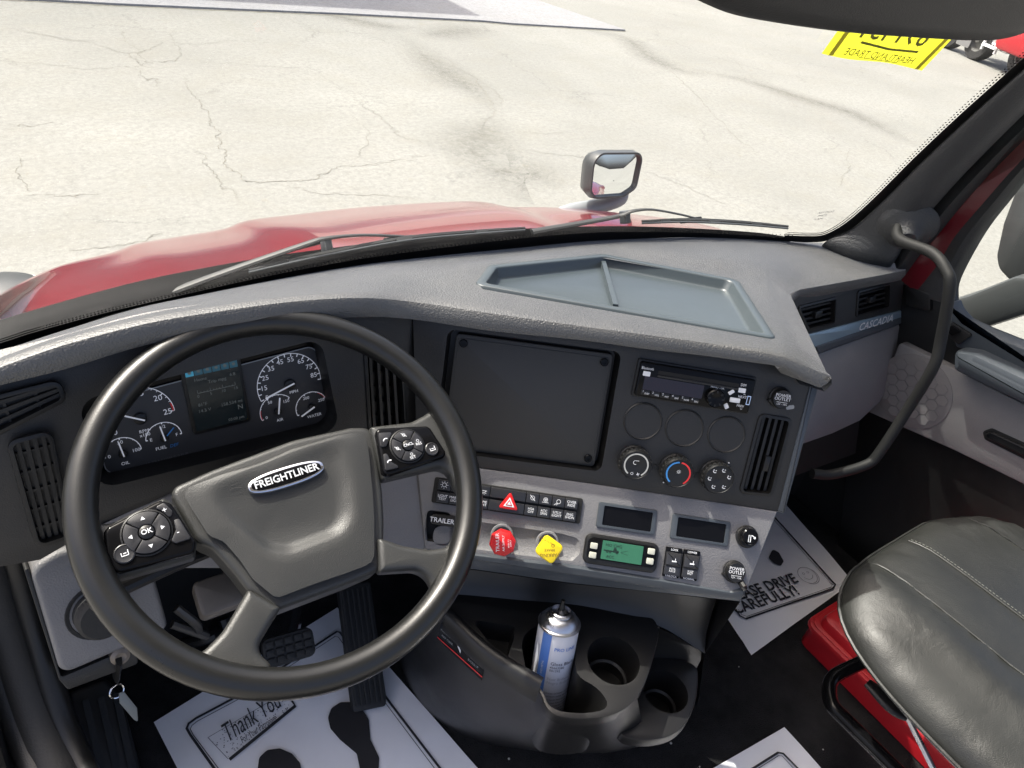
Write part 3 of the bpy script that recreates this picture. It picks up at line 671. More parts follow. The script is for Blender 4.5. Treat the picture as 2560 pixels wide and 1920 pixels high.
# roof lining above, out of sight but shading the cab
rf = MB().add([(-0.35, 0.42, 0.22), (1.6, 0.42, 0.22), (1.6, 0.30, 0.30), (-0.35, 0.30, 0.30), (-0.35, -0.4, 0.42), (1.6, -0.4, 0.42), (-0.35, 0.44, 0.22), (1.6, 0.44, 0.22), (-0.35, 0.44, 0.36), (1.6, 0.44, 0.36), (-0.35, -0.4, 0.50), (1.6, -0.4, 0.50)],
   [(0, 1, 2, 3), (3, 2, 5, 4), (6, 7, 1, 0), (8, 9, 7, 6), (10, 11, 9, 8)])
struct(rf.build('cab_roof', M('headliner', (0.30, 0.29, 0.28), 0.9), angle=0))

# yellow paper tag stuck inside the glass
tg = [onglass(x, y, -0.012) for x, y in [(2108,60),(2388,88),(2303,174),(2054,134)]]
tu = (tg[1]-tg[0]+tg[2]-tg[3]).normalized(); tn = tu.cross((tg[0]-tg[3]+tg[1]-tg[2]).normalized()); tv = tn.cross(tu)
if tn.dot(ray(2200, 120)) > 0: tn = -tn
YF = Fr((tg[0]+tg[1]+tg[2]+tg[3])/4, uvn=(tu, tv, tn))
yt = thing('paper_tag', YF.o, 'bright yellow dealer paper with mirrored lettering below the sun visor', 'sign')
m_ypap = M('yellow_paper', (0.55, 0.55, 0.035), 0.6, emit=None)
_b = m_ypap.node_tree.nodes['Principled BSDF']; _l = m_ypap.node_tree.links; _tr = m_ypap.node_tree.nodes.new('ShaderNodeBsdfTranslucent'); _tr.inputs[0].default_value = (0.58, 0.58, 0.035, 1)
_mx = m_ypap.node_tree.nodes.new('ShaderNodeMixShader'); _mx.inputs[0].default_value = 0.6; _l.new(_b.outputs[0], _mx.inputs[1]); _l.new(_tr.outputs[0], _mx.inputs[2]); _l.new(_mx.outputs[0], m_ypap.node_tree.nodes['Material Output'].inputs[0])
yo = [YF.at(*p) for p in [(2120,40),(2410,65),(2303,174),(2054,134)]]
rw = []
for i in range(9):
    t = i/8; a = V(yo[0]).lerp(V(yo[3]), t); b = V(yo[1]).lerp(V(yo[2]), t); rw.append([YF.w(*(a.lerp(b, j/12)), 0.003*math.sin(j*0.6)*t) for j in range(13)])
MB().grid(rw).build('sheet', m_ypap, yt, angle=60)
yi = M('tag_ink', (0.16, 0.16, 0.02), 0.7); yb = M('tag_band', (0.50, 0.42, 0.02), 0.7)
hh_ = 0.0045
for a, b in (((2120,40),(2054,134)), ((2404,66),(2298,172))):
    a0, b0 = V(YF.at(*a)), V(YF.at(*b)); s_ = 0.013 if a[0] < 2200 else -0.010
    MB().bar(YF, [a0+V((s_, 0)), b0+V((s_, 0.002))], 0.008, hh_).build('border_band', yb, yt, angle=0)
ra = math.atan2(YF.at(2292, 122)[1]-YF.at(2160, 102)[1], YF.at(2292, 122)[0]-YF.at(2160, 102)[0])
mb = MB(); mb.text(YF, *YF.at(2240, 78), 0.050, '691431', hh_, rot=ra, mirror=True, bold=0.008, sx=0.9, shear=0.15)
mb.bar(YF, [YF.at(2150, 100), YF.at(2220, 118), YF.at(2292, 125)], 0.004, hh_)
mb.text(YF, *YF.at(2198, 136), 0.0175, 'HEARTLAND TRADE', hh_, rot=ra, mirror=True, sx=0.85, shear=0.1)
mb.bar(YF, [YF.at(2145, 138), YF.at(2240, 152)], 0.0012, hh_)
mb.build('lettering', yi, yt, angle=0)

# ================================================================== dashboard
K0 = Fr((0.43, 0.778, -0.566), 0, 18); C0 = Fr(ray(1740, 965).normalized()*1.1, -36.2, 24)
dash = thing('dashboard', V((0.5, 0.9, -1.3)), 'charcoal and grey truck dashboard with soft top pad and angled centre stack', 'dashboard')
colpx = [((-120,965),(-120,1005),(-80,900)),((0,923),(0,964),(30,868)),((163,866),(163,923),(160,826)),((366,813),(366,862),(340,771)),((529,785),(529,832),(488,739)),((727,758),(727,808),(692,698)),((895,748),(895,793),(900,662)),
 ((1028,757),(1028,798),(1100,638)),((1233,787),(1233,828),(1296,618)),((1450,818),(1450,850),(1460,602)),((1608,839),(1608,872),(1600,595)),((1766,861),(1766,894),(1758,592)),((1925,888),(1925,924),(1900,597)),((2080,943),(2051,969),(2020,606))]
notch = Zh(1975, 735, -0.59); cols = []; DTS = (0.06, 0.12, 0.2, 0.28, 0.36, 0.44, 0.5, 0.56, 0.62, 0.68, 0.74, 0.8, 0.87, 0.94, 1.0)
for i, (a, b, c) in enumerate(colpx):
    fr_ = K0 if i <= 6 else C0
    if i == 7: lt = (K0.hit(*a, 0.03)+C0.hit(*a, 0.03))/2; lb = (K0.hit(*b, 0.03)+C0.hit(*b, 0.03))/2; nn = (K0.n+C0.n).normalized()
    else: lt = fr_.hit(*a, 0.03); lb = fr_.hit(*b, 0.028); nn = fr_.n
    bk = Zh(*c, -0.612); nh = V((nn.x, nn.y, 0)).normalized()
    if i == 13: nh = (nh+V((0.5, 0, 0))).normalized()
    col = [lb-nh*0.06+V((0, 0, 0.004)), lb-nh*0.005-V((0, 0, 0.002)), lb, lb.lerp(lt, 0.5)+nh*0.002, lt-V((0, 0, 0.002)), lt-nh*0.0025+V((0, 0, 0.0005))]
    st_ = lt-nh*0.012+V((0, 0, 0.001)); col.append(st_)
    for t in DTS:
        if i == 13: q = st_.lerp(notch, t/0.62) if t <= 0.62 else notch.lerp(bk, (t-0.62)/0.38)
        else:
            q = st_.lerp(bk, t); q.z += 0.004*math.sin(math.pi*t)*(1 if i < 12 else 0.5)
            if i == 12: q = q.lerp(st_.lerp(V((1.10, 0.66, -0.585)), t/0.62) if t <= 0.62 else q, 0.25)
        col.append(q)
    cols.append(col)
drows = [list(r) for r in zip(*cols)]
drs = []
for r in drows:
    a = smooth_path(r[:13], 4); a += [a[-1].lerp(r[13], k_/4) for k_ in range(1, 5)]; drs.append(a)
dm = MB().grid(drs)
fb = [notch]+[Zh(x, y, -0.597) for x, y in [(2000,724),(2080,710),(2180,692),(2264,676)]]
gb = [cols[13][-1]]+[Zh(x, y, -0.612) for x, y in [(2060,607),(2130,622),(2200,645),(2264,668)]]
dm.grid([[a.lerp(b, t) for a, b in zip(fb, gb)] for t in [(x-0.62)/0.38 for x in DTS if x >= 0.62]])
# skirt under the right edge (corner -> notch -> tip)
edge_ = [cols[13][k_] for k_ in (4, 6, 7, 8, 9, 10, 11, 12, 13, 14, 15)]+fb[1:]
dm.grid([edge_, [p+V((0.004, -0.003, -0.010)) for p in edge_], [p+V((0.0, 0.0, -0.024)) for p in edge_], [p+V((-0.02, 0.03, -0.026)) for p in edge_]])
# cut the tray opening
TRP = [(1192,703),(1223,663),(1330,645),(1505,634),(1834,692),(1862,714),(1940,836),(1922,845),(1549,779),(1206,721)]
dv = [q.copy() for q in dm.v]; DT = BVHTree.FromPolygons(dv, dm.f)
def ondash(x, y):
    r = DT.ray_cast(V((0, 0, 0)), ray(x, y).normalized()); return r[0] if r[0] is not None else Zh(x, y, -0.56)
c1, c2, c3, c4 = [ondash(*TRP[i]) for i in (0, 3, 6, 8)]
tn = ((c3-c1).cross(c2-c4)).normalized(); tn = tn if tn.z > 0 else -tn
to = sum((ondash(*p) for p in TRP), V((0, 0, 0)))/len(TRP)
tu = V((math.cos(rad(-36)), math.sin(rad(-36)), 0)); tu = (tu-tn*tu.dot(tn)).normalized(); TFr = Fr(to, uvn=(tu, tn.cross(tu), tn))
TRC = [TFr.at(x, y, 0.002) for x, y in [(1186,710),(1222,662),(1507,634),(1846,699),(1942,846)]]; TRR = [0.014, 0.022, 0.03, 0.022, 0.012]
if area(TRC) < 0: TRC.reverse(); TRR.reverse()
def tring(d): return rpoly(inset(TRC, d) if d else TRC, [max(0.008, q-0.4*d) for q in TRR], 7)
trayo = tring(0)
hole = inset(trayo, 0.006)
hull = pp(TFr, [(1197,703),(1228,667),(1505,639),(1830,696),(1855,717),(1930,832),(1918,839),(1208,716)], 0, 0.004)
H_l = ccw(hull); Nh = len(H_l)
def flush(q):
    # the pad is moulded flat around the tray
    c = q-TFr.o; u, v, h = c.dot(TFr.u), c.dot(TFr.v), c.dot(TFr.n)
    if abs(h) > 0.03: return q
    d = -1e9
    for i in range(Nh):
        a, b = V(H_l[i]), V(H_l[(i+1) % Nh]); e = (b-a).normalized(); d = max(d, (V((u, v))-a).dot(V((e.y, -e.x))))
    t = max(0, min(1, (0.075-d)/0.05)); t = t*t*(3-2*t); return q-TFr.n*(h+0.0004)*t
bm = bmesh.new(); bvs = [bm.verts.new(flush(q)) for q in dm.v]
for f_ in dm.f:
    try: bm.faces.new([bvs[i] for i in f_])
    except ValueError: pass
bmesh.ops.remove_doubles(bm, verts=bm.verts, dist=0.0004)
for i in range(Nh):
    a, b = V(H_l[i]), V(H_l[(i+1) % Nh]); e = (b-a).normalized()
    pn = TFr.u*(-e.y)+TFr.v*e.x; reg = [f_ for f_ in bm.faces if (TFr.o-f_.calc_center_median()).length < 0.5]
    gm = list({*reg, *(x for f_ in reg for x in f_.edges), *(x for f_ in reg for x in f_.verts)})
    bmesh.ops.bisect_plane(bm, geom=gm, plane_co=TFr.w(a.x, a.y), plane_no=pn, dist=1e-5)
dele = []
for f_ in bm.faces:
    c = f_.calc_center_median()-TFr.o; p = V((c.dot(TFr.u), c.dot(TFr.v)))
    if abs(c.dot(TFr.n)) < 0.06 and all((V(H_l[(i+1) % Nh])-V(H_l[i])).cross(p-V(H_l[i])) > 0 for i in range(Nh)): dele.append(f_)
bmesh.ops.delete(bm, geom=dele, context='FACES')
dm2 = MB(); bm.verts.index_update(); dm2.add([q.co.copy() for q in bm.verts], [tuple(q.index for q in f_.verts) for f_ in bm.faces]); bm.free()
dm2.build('top_pad', m_pad, dash, angle=40)
# tray
m_tray = M('tray_plastic', (0.048, 0.061, 0.068), 0.36, grain=(900, 0.12), rvar=0.06)
R = lambda o: list(reversed(o))
tm = MB(); tm.wall(TFr, inset(trayo, -0.002), -0.006, 0.001, trayo); tm.wall(TFr, trayo, 0.001, 0.0022, tring(0.0015))
prof = [(0.0015, 0.0022), (0.0125, 0.0022), (0.0140, 0.0012), (0.0150, -0.001), (0.0195, -0.0135), (0.0215, -0.0165), (0.0250, -0.0178)]
for (d0, z0_), (d1, z1_) in zip(prof, prof[1:]): tm.wall(TFr, tring(d0), z0_, z1_, tring(d1))
tm.fill(TFr, [tring(0.0250)], -0.0178)
tr = tm.build('tray', m_tray, dash, angle=45)
a, b = V(TFr.at(1508, 655, -0.008)), V(TFr.at(1537, 771, -0.012))
MB().bar(TFr, [a, b], 0.008, -0.005, h0=-0.0178).build('divider', m_tray, tr)
# body behind the fascia, firewall
struct(MB().grid([[p+V((0, -0.006, -0.003)) for p in base], [V((p.x, p.y-0.01, -1.45)) for p in base]]).build('bulkhead', m_deep, angle=0))
struct(MB().add([(1.60, 0.70, -0.64), (1.60, 0.25, -0.70), (1.60, 0.25, -1.45), (1.60, 0.70, -1.45)], [(0, 1, 2, 3)]).build('cab_side', m_deep, angle=0))
# ================================================================== fascia around the gauges
R = lambda o: list(reversed(o))
KD = K0.up(-0.038)
ub, vb = K0.at(250, 1222); ur, vt = K0.at(838, 960)[0], K0.at(800, 850)[1]
ch = pp(K0, [(244,1224),(850,1074),(803,846),(196,1002)], 0.022, 0, 5)
kout = [K0.at(*p) for p in [(1030,778),(895,775),(727,790),(529,815),(366,845),(163,905),(0,945),(-150,1000),(-190,1450),(100,1400),(240,1320),(430,1232),(860,1120),(1040,1160),(1034,912)]]
kvr = pp(K0, [(914,872),(1000,872),(1013,1078),(926,1078)], 0.006)
slabo('gauge_fascia', m_fascia, dash, K0, kout, -0.03, 0.0, 0.0008, holes=[ch, kvr])
cl = slabo('instrument_cluster', m_gloss, dash, K0, inset(ch, -0.001), -0.06, -0.041, 0)
MB().wall(K0, R(inset(ch, 0.001)), -0.041, -0.001, R(ch)).build('hood_wall', m_black, cl, angle=40)
u0, v0 = KD.at(268, 1190); u1 = KD.at(812, 955)[0]; v1 = KD.at(786, 864)[1]
fo = pp(KD, [(266,1190),(828,1051),(788,863),(232,1010)], 0.014, 0, 5)
m_face = M('gauge_face', (0.040, 0.040, 0.042), 0.55, var=0.05)
slabo('gauge_face', m_face, cl, KD, fo, -0.004, 0.0, 0)
MB().bar(KD, fo, 0.0014, 0.0006, closed=True).build('face_outline', m_dimwhite, cl, angle=0)
def gauge(px, edge, a0, a1, n, nums, needle, sub=None, red=None, blue=None, nsz=0.0105, minor=2, cap=0.0075, name='gauge'):
    c = V(KD.at(*px)); r = (V(KD.at(*edge))-c).length
    A0, A1 = rad(a0), rad(a1)
    d = MB().lathe(KD, c.x, c.y, [(cap, 0.0), (cap, 0.004), (cap*0.8, 0.005)], 24).build(name, m_black, cl)
    mk = MB(); mk.arc(KD, c.x, c.y, r, A0, A1, 0.0010, 0.0008, 40)
    tot = (n-1)*minor
    for i in range(tot+1):
        a = A0+(A1-A0)*i/tot; L = r*0.10 if i % minor == 0 else r*0.06
        mk.bar(KD, [(c.x+math.cos(a)*(r-L), c.y+math.sin(a)*(r-L)), (c.x+math.cos(a)*r, c.y+math.sin(a)*r)], 0.0014 if i % minor == 0 else 0.0007, 0.0008)
    for i, t in enumerate(nums):
        if not t: continue
        a = A0+(A1-A0)*i/(len(nums)-1); rr = r*(0.80 if nsz > 0.008 else 0.72); mk.text(KD, c.x+math.cos(a)*rr, c.y+math.sin(a)*rr, nsz, t, 0.0008)
    if sub: mk.text(KD, c.x+sub[1], c.y+sub[2], 0.0062, sub[0], 0.0008, ls=0.85)
    mk.build('dial_marks', m_dial, d, angle=0)
    if red:
        MB().arc(KD, c.x, c.y, r*0.965, rad(red[0]), rad(red[1]), r*0.05, 0.001, 14).build('red_zone', m_redprint, d, angle=0)
    a = rad(needle); p1 = V((c.x+math.cos(a)*r*0.86, c.y+math.sin(a)*r*0.86)); p0 = V((c.x-math.cos(a)*r*0.12, c.y-math.sin(a)*r*0.12))
    MB().bar(KD, [p0, p1], 0.0017, 0.0065, h0=0.005).build('needle', m_dial, d, angle=0)
    if blue:
        a = rad(blue); q0 = V((c.x+math.cos(a)*r*0.2, c.y+math.sin(a)*r*0.2)); q1 = V((c.x+math.cos(a)*r*0.85, c.y+math.sin(a)*r*0.85))
        MB().bar(KD, [q0, q1], 0.0014, 0.0045, h0=0.0035).build('blue_needle', m_blue, d, angle=0)
    return d, c, r
gauge((724,960), (645,985), 200, -4, 18, ['', '5', '', '15', '', '25', '', '35', '', '45', '', '55', '', '65', '', '75', '', '85'][1:]+[''], 196, ('MPH', 0.004, -0.0125), nsz=0.0098, minor=1, name='speedometer')
gauge((350,1045), (437,1031), 200, 0, 6, ['0', '5', '10', '15', '20', '25'], 150, ('RPM\nx100', 0.001, -0.021), red=(0, 16), nsz=0.0105, minor=4, name='tachometer')
gauge((307,1133), (354,1128), 180, 0, 3, ['0', '50', '100'], 96, ('OIL', 0, -0.014), nsz=0.0066, minor=4, cap=0.005, name='oil_gauge')
gauge((410,1094), (453,1100), 175, 0, 3, ['E', '1/2', 'F'], 97, ('FUEL', -0.006, -0.013), nsz=0.0062, minor=4, cap=0.005, blue=42, name='fuel_gauge')
gauge((694,1027), (652,1044), 200, 40, 3, ['0', '50', '150'], 78, ('AIR', 0.001, -0.014), red=(165, 200), nsz=0.0062, minor=4, cap=0.005, name='air_gauge')
gauge((779,1017), (741,1032), 200, 25, 3, ['', '200', '250'], 205, ('WATER', 0.002, -0.014), red=(25, 60), nsz=0.0062, minor=4, cap=0.005, name='water_gauge')
bt = MB(); q = KD.at(425, 1108); bt.text(KD, q[0]+0.004, q[1]-0.004, 0.006, 'DEF', 0.0008, shear=0.2); bt.build('blue_lettering', m_blue, cl, angle=0)
bt = MB(); q = KD.at(420, 1150); bt.text(KD, q[0], q[1], 0.0055, 'ULTRA LOW SULFUR\nDIESEL FUEL ONLY', 0.0008, ls=0.8); bt.build('face_lettering', M('faint_print', (0.11, 0.11, 0.115), 0.6), cl, angle=0)
su, sv, sw_, sh2, sr = rect4(KD, [(449,920),(596,882),(628,1050),(482,1088)])
sf = KD.sub(su, sv, 0)
sc_ = slabo('screen_frame', m_black, cl, KD, rrect(su, sv, sw_, sh2, 0.005), 0, 0.003, 0.001)
iw, ih = sw_*0.88, sh2*0.90
slabo('screen', m_lcd, sc_, KD, rrect(su, sv, iw, ih, 0.001), 0.0025, 0.0036, 0)
T = sf.up(0.0042); mb = MB()
mb.text(T, -iw*0.36, ih*0.31, 0.0062, 'Home', 0, align='LEFT'); mb.text(T, iw*0.06, ih*0.24, 0.0062, 'Trip mpg', 0); mb.text(T, iw*0.42, ih*0.28, 0.0062, '6.8', 0, align='RIGHT')
mb.bar(T, [(-iw*0.34, ih*0.10), (iw*0.38, ih*0.10)], 0.0007, 0)
for i in range(13): mb.bar(T, [(-iw*0.34+iw*0.06*i, ih*0.10), (-iw*0.34+iw*0.06*i, ih*(0.15 if i % 4 == 0 else 0.12))], 0.0006, 0)
for i, t in enumerate(('0', '5', '10', '15')): mb.text(T, -iw*0.34+iw*0.24*i, ih*0.05, 0.0058, t, 0)
mb.text(T, -iw*0.38, -ih*0.09, 0.0062, '81\u00b0F', 0, align='LEFT'); mb.text(T, -iw*0.40, -ih*0.19, 0.0062, '14.3 V', 0, align='LEFT')
mb.text(T, iw*0.46, -ih*0.17, 0.0062, '158,534 mi', 0, align='RIGHT'); mb.text(T, iw*0.40, -ih*0.27, 0.0095, 'N', 0); mb.text(T, iw*0.44, -ih*0.44, 0.0055, '03:00 pm', 0, align='RIGHT')
mb.build('screen_readout', m_lcdtext, sc_, angle=0)
for i in range(6):
    o = rrect(su-iw*0.5+iw*(i+0.5)/6, sv+ih*0.44, iw/6*0.9, ih*0.115, 0.0006)
    slabo('screen_tab', m_lcdblue if i == 0 else m_lcddark, sc_, KD, o, 0.0035, 0.0042, 0)
    MB().plate(KD, circ(su-iw*0.5+iw*(i+0.5)/6, sv+ih*0.44, 0.0022, 6 if i % 2 else 10), 0.0041, 0.0046).build('screen_icon', m_lcdtext, sc_, angle=0)
# air vents
def vent4(fr, pts, parent, nl, horiz, depth=0.03, lab=None, fins=4, h=0.003, r=0.005):
    # four pixel corners TL TR BR BL; blades run between opposite edges
    o = pp(fr, pts, r); a, b, c, d = [V(fr.at(*p)) for p in pts]
    mbv = MB(); mbv.plate(fr, inset(o, -0.004), -0.002, h, 0.0015, holes=[inset(o, 0.001)]); mbv.wall(fr, R(inset(o, 0.001)), -depth, -0.002); mbv.fill(fr, [inset(o, 0.001)], -depth)
    vt_ = mbv.build('air_vent', m_black, parent, label=lab)
    for n, hz_, w_, z0, z1, nm, mt in ((nl, horiz, 0.0042, -0.004-depth*0.05, -depth*0.55, 'slat', m_black), (fins, not horiz, 0.0028, -depth*0.6, -depth*0.9, 'fin', m_black)):
        for i in range(n):
            t = (i+0.75)/(n+0.5)
            p, q = (a.lerp(d, t), b.lerp(c, t)) if hz_ else (a.lerp(b, t), d.lerp(c, t))
            MB().bar(fr, [p.lerp(q, 0.02), p.lerp(q, 0.98)], w_, z0, h0=z1).build(nm, mt, vt_, angle=0)
    return vt_
vent4(K0, [(914,872),(1000,872),(1013,1078),(926,1078)], dash, 4, False, fins=5, lab='tall black vent beside the gauges', r=0.006)
KV = K0.up(0.012)
vent4(KV, [(-60,1008),(142,957),(157,997),(-30,1092)], dash, 3, True, fins=2, depth=0.011, lab='slanted vent at the far left of the dash', r=0.007)
vent4(KV, [(26,1108),(122,1083),(172,1338),(98,1362)], dash, 4, False, fins=5, depth=0.011, lab='tall vent at the far left of the dash', r=0.008)
# lower grey trim under the gauges
KL = Fr(K0.hit(860, 1120), 0, 45)
slab('knee_trim', m_grey, dash, KL, [(1046,1150),(860,1121),(430,1229),(245,1316),(250,1420),(600,1420),(1075,1400)], -0.02, 0.0, 0.004)

# ================================================================== centre stack
cout = [C0.at(*p) for p in [(1031,778),(1233,805),(1450,828),(1608,850),(1766,872),(1925,905),(2032,945),(2024,962),(1946,1278),(1450,1205),(1180,1166),(1042,1150),(1036,912)]]
bo_ = rrect(*rect4(C0, [(1117,818),(1553,884),(1504,1176),(1087,1130)])[:4], 0.012, 5, rect4(C0, [(1117,818),(1553,884),(1504,1176),(1087,1130)])[4])
cv_o = pp(C0, [(1903,1039),(1974,1051),(1926,1235),(1853,1228)], 0.006)
slabo('centre_fascia', m_fascia, dash, C0, cout, -0.02, 0.0, 0.0008, holes=[bo_, cv_o])
MB().wall(C0, R(inset(bo_, 0.004)), -0.028, -0.0005, R(bo_)).fill(C0, [inset(bo_, 0.004)], -0.028).build('cover_recess', m_black, dash, angle=40)
bq = rect4(C0.up(-0.010), [(1141,828),(1534,891),(1486,1163),(1107,1124)])
cp = slabo('blank_cover', m_cover, dash, C0, rrect(bq[0], bq[1], bq[2], bq[3], 0.006, 4, bq[4]), -0.028, -0.010, 0.002, label='flat charcoal cover plate where a display would sit')
sbc = C0.sub(bq[0], bq[1], bq[4])
slabo('cover_face', m_cover, cp, sbc, rrect(0, -0.001, bq[2]-0.009, bq[3]-0.010, 0.003), -0.011, -0.0088, 0.0004)
for a, b in ((-1, 1), (1, 1), (1, -1), (-1, -1)):
    scw = MB().lathe(sbc, a*(bq[2]/2-0.012), b*(bq[3]/2-0.013), [(0.0062, -0.0092), (0.0062, -0.007), (0.005, -0.006), (0.0028, -0.006), (0.0024, -0.008)], 16).build('screw', m_gloss, cp)
vent4(C0, [(1903,1039),(1974,1051),(1926,1235),(1853,1228)], dash, 4, False, fins=5, lab='dusty tall vent at the right end of the centre stack', r=0.006)
slab('vent_flap', m_black, dash, C0, [(1916,1140),(1930,1143),(1920,1180),(1906,1177)], -0.012, -0.002, 0.001)
# radio
rq = rect4(C0.up(0.004), [(1597,896),(1893,944),(1871,1037),(1578,989)]); RF = C0.sub(rq[0], rq[1], rq[4]); rw_, rh_ = rq[2], rq[3]
ra_ = slabo('car_radio', m_black, dash, RF, rrect(0, 0, rw_, rh_, 0.003), -0.004, 0.004, 0.001, label='single slot black car radio with white buttons')
slabo('faceplate', m_gloss, ra_, RF, rrect(0, 0, rw_*0.965, rh_*0.9, 0.003), 0.003, 0.011, 0.002)
slabo('disc_slot', m_deep, ra_, RF, rrect(rw_*0.01, rh_*0.24, rw_*0.68, rh_*0.10, 0.001), 0.0108, 0.0114, 0)
slabo('slot_lip', m_fascia, ra_, RF, rrect(rw_*0.01, rh_*0.15, rw_*0.68, rh_*0.05, 0.001), 0.0108, 0.0135, 0.0008)
slabo('radio_display', M('radio_display', (0.012, 0.004, 0.006), 0.08), ra_, RF, rrect(-rw_*0.18, -rh_*0.08, rw_*0.5, rh_*0.36, 0.002), 0.0108, 0.0116, 0)
dk = MB().lathe(RF, rw_*0.175, -rh_*0.17, [(0.0135, 0.010), (0.0135, 0.018), (0.012, 0.0195), (0.006, 0.019), (0.003, 0.018)], 28).build('volume_knob', m_gloss, ra_)
for i in range(8):
    a = 2*math.pi*i/8; MB().bar(RF, [(rw_*0.175+math.cos(a)*0.0085, -rh_*0.17+math.sin(a)*0.0085), (rw_*0.175+math.cos(a)*0.012, -rh_*0.17+math.sin(a)*0.012)], 0.002, 0.0203, h0=0.019).build('knob_rib', m_black, dk, angle=0)
for i in range(6):
    b_ = slabo('preset_button', m_black, ra_, RF, rrect(-rw_*0.40+rw_*0.083*i, -rh_*0.33, rw_*0.075, rh_*0.13, 0.001), 0.0108, 0.0124, 0.0005)
    mb = MB(); mb.text(RF, -rw_*0.42+rw_*0.083*i, -rh_*0.30, 0.0045, str(i+1), 0.0127); mb.text(RF, -rw_*0.385+rw_*0.083*i, -rh_*0.35, 0.0036, ('DISP', 'VOL', 'INT', 'RPT', 'RDM', 'ESC')[i], 0.0127); mb.build('marking', m_white, b_, angle=0)
for (x, y, a, L, wd) in ((0.345, -0.15, 0, 0.085, 0.007), (0.30, 0.04, 0.75, 0.05, 0.005), (0.285, -0.34, -0.95, 0.045, 0.006)):
    slabo('white_button', m_white, ra_, RF, rrect(rw_*x, rh_*y, rw_*L, wd, 0.001, 3, a), 0.0108, 0.013, 0.0006)
for x, t in ((-0.42, 'Bluetooth'), (0.385, 'SXM')):
    y = 0.16 if x < 0 else 0.13
    slabo('badge', m_white, ra_, RF, rrect(rw_*x, rh_*y, rw_*0.06, rh_*0.12, 0.0008), 0.0108, 0.0118, 0)
    mb = MB(); mb.text(RF, rw_*x, rh_*(y+0.14), 0.006, t, 0.0118, sx=0.75); mb.build('marking', m_white, ra_, angle=0)
mb = MB(); mb.text(RF, rw_*0.40, -rh_*0.04, 0.005, 'NEXT', 0.0118); mb.text(RF, rw_*0.40, -rh_*0.28, 0.005, 'PREV', 0.0118); mb.text(RF, rw_*0.18, rh_*0.10, 0.004, 'MENU - OK', 0.0118)
mb.bar(RF, [(rw_*0.405, rh_*0.02), (rw_*0.413, rh_*0.05), (rw_*0.421, rh_*0.02)], 0.0006, 0.0118); mb.bar(RF, [(rw_*0.405, -rh_*0.34), (rw_*0.413, -rh_*0.37), (rw_*0.421, -rh_*0.34)], 0.0006, 0.0118); mb.build('marking', m_white, ra_, angle=0)
us_ = slabo('usb_port', m_chrome, ra_, RF, rrect(rw_*0.455, -rh_*0.10, 0.0055, 0.0135, 0.0008), 0.0108, 0.0122, 0)
slabo('port_opening', m_deep, us_, RF, rrect(rw_*0.455, -rh_*0.10, 0.0035, 0.0112, 0.0004), 0.0121, 0.0126, 0)
# three round blanks
for px, r_ in (((1607,1053), 49), ((1711,1070), 49), ((1816,1086), 48)):
    u, v = C0.at(*px); rr = r_/FPX*C0.hit(*px).dot(fwd)
    MB().lathe(C0, u, v, [(rr, -0.0005), (rr, 0.0010), (rr-0.0015, 0.0022), (rr-0.003, 0.0008)], 48).build('round_blank', m_fascia, dash, angle=25)
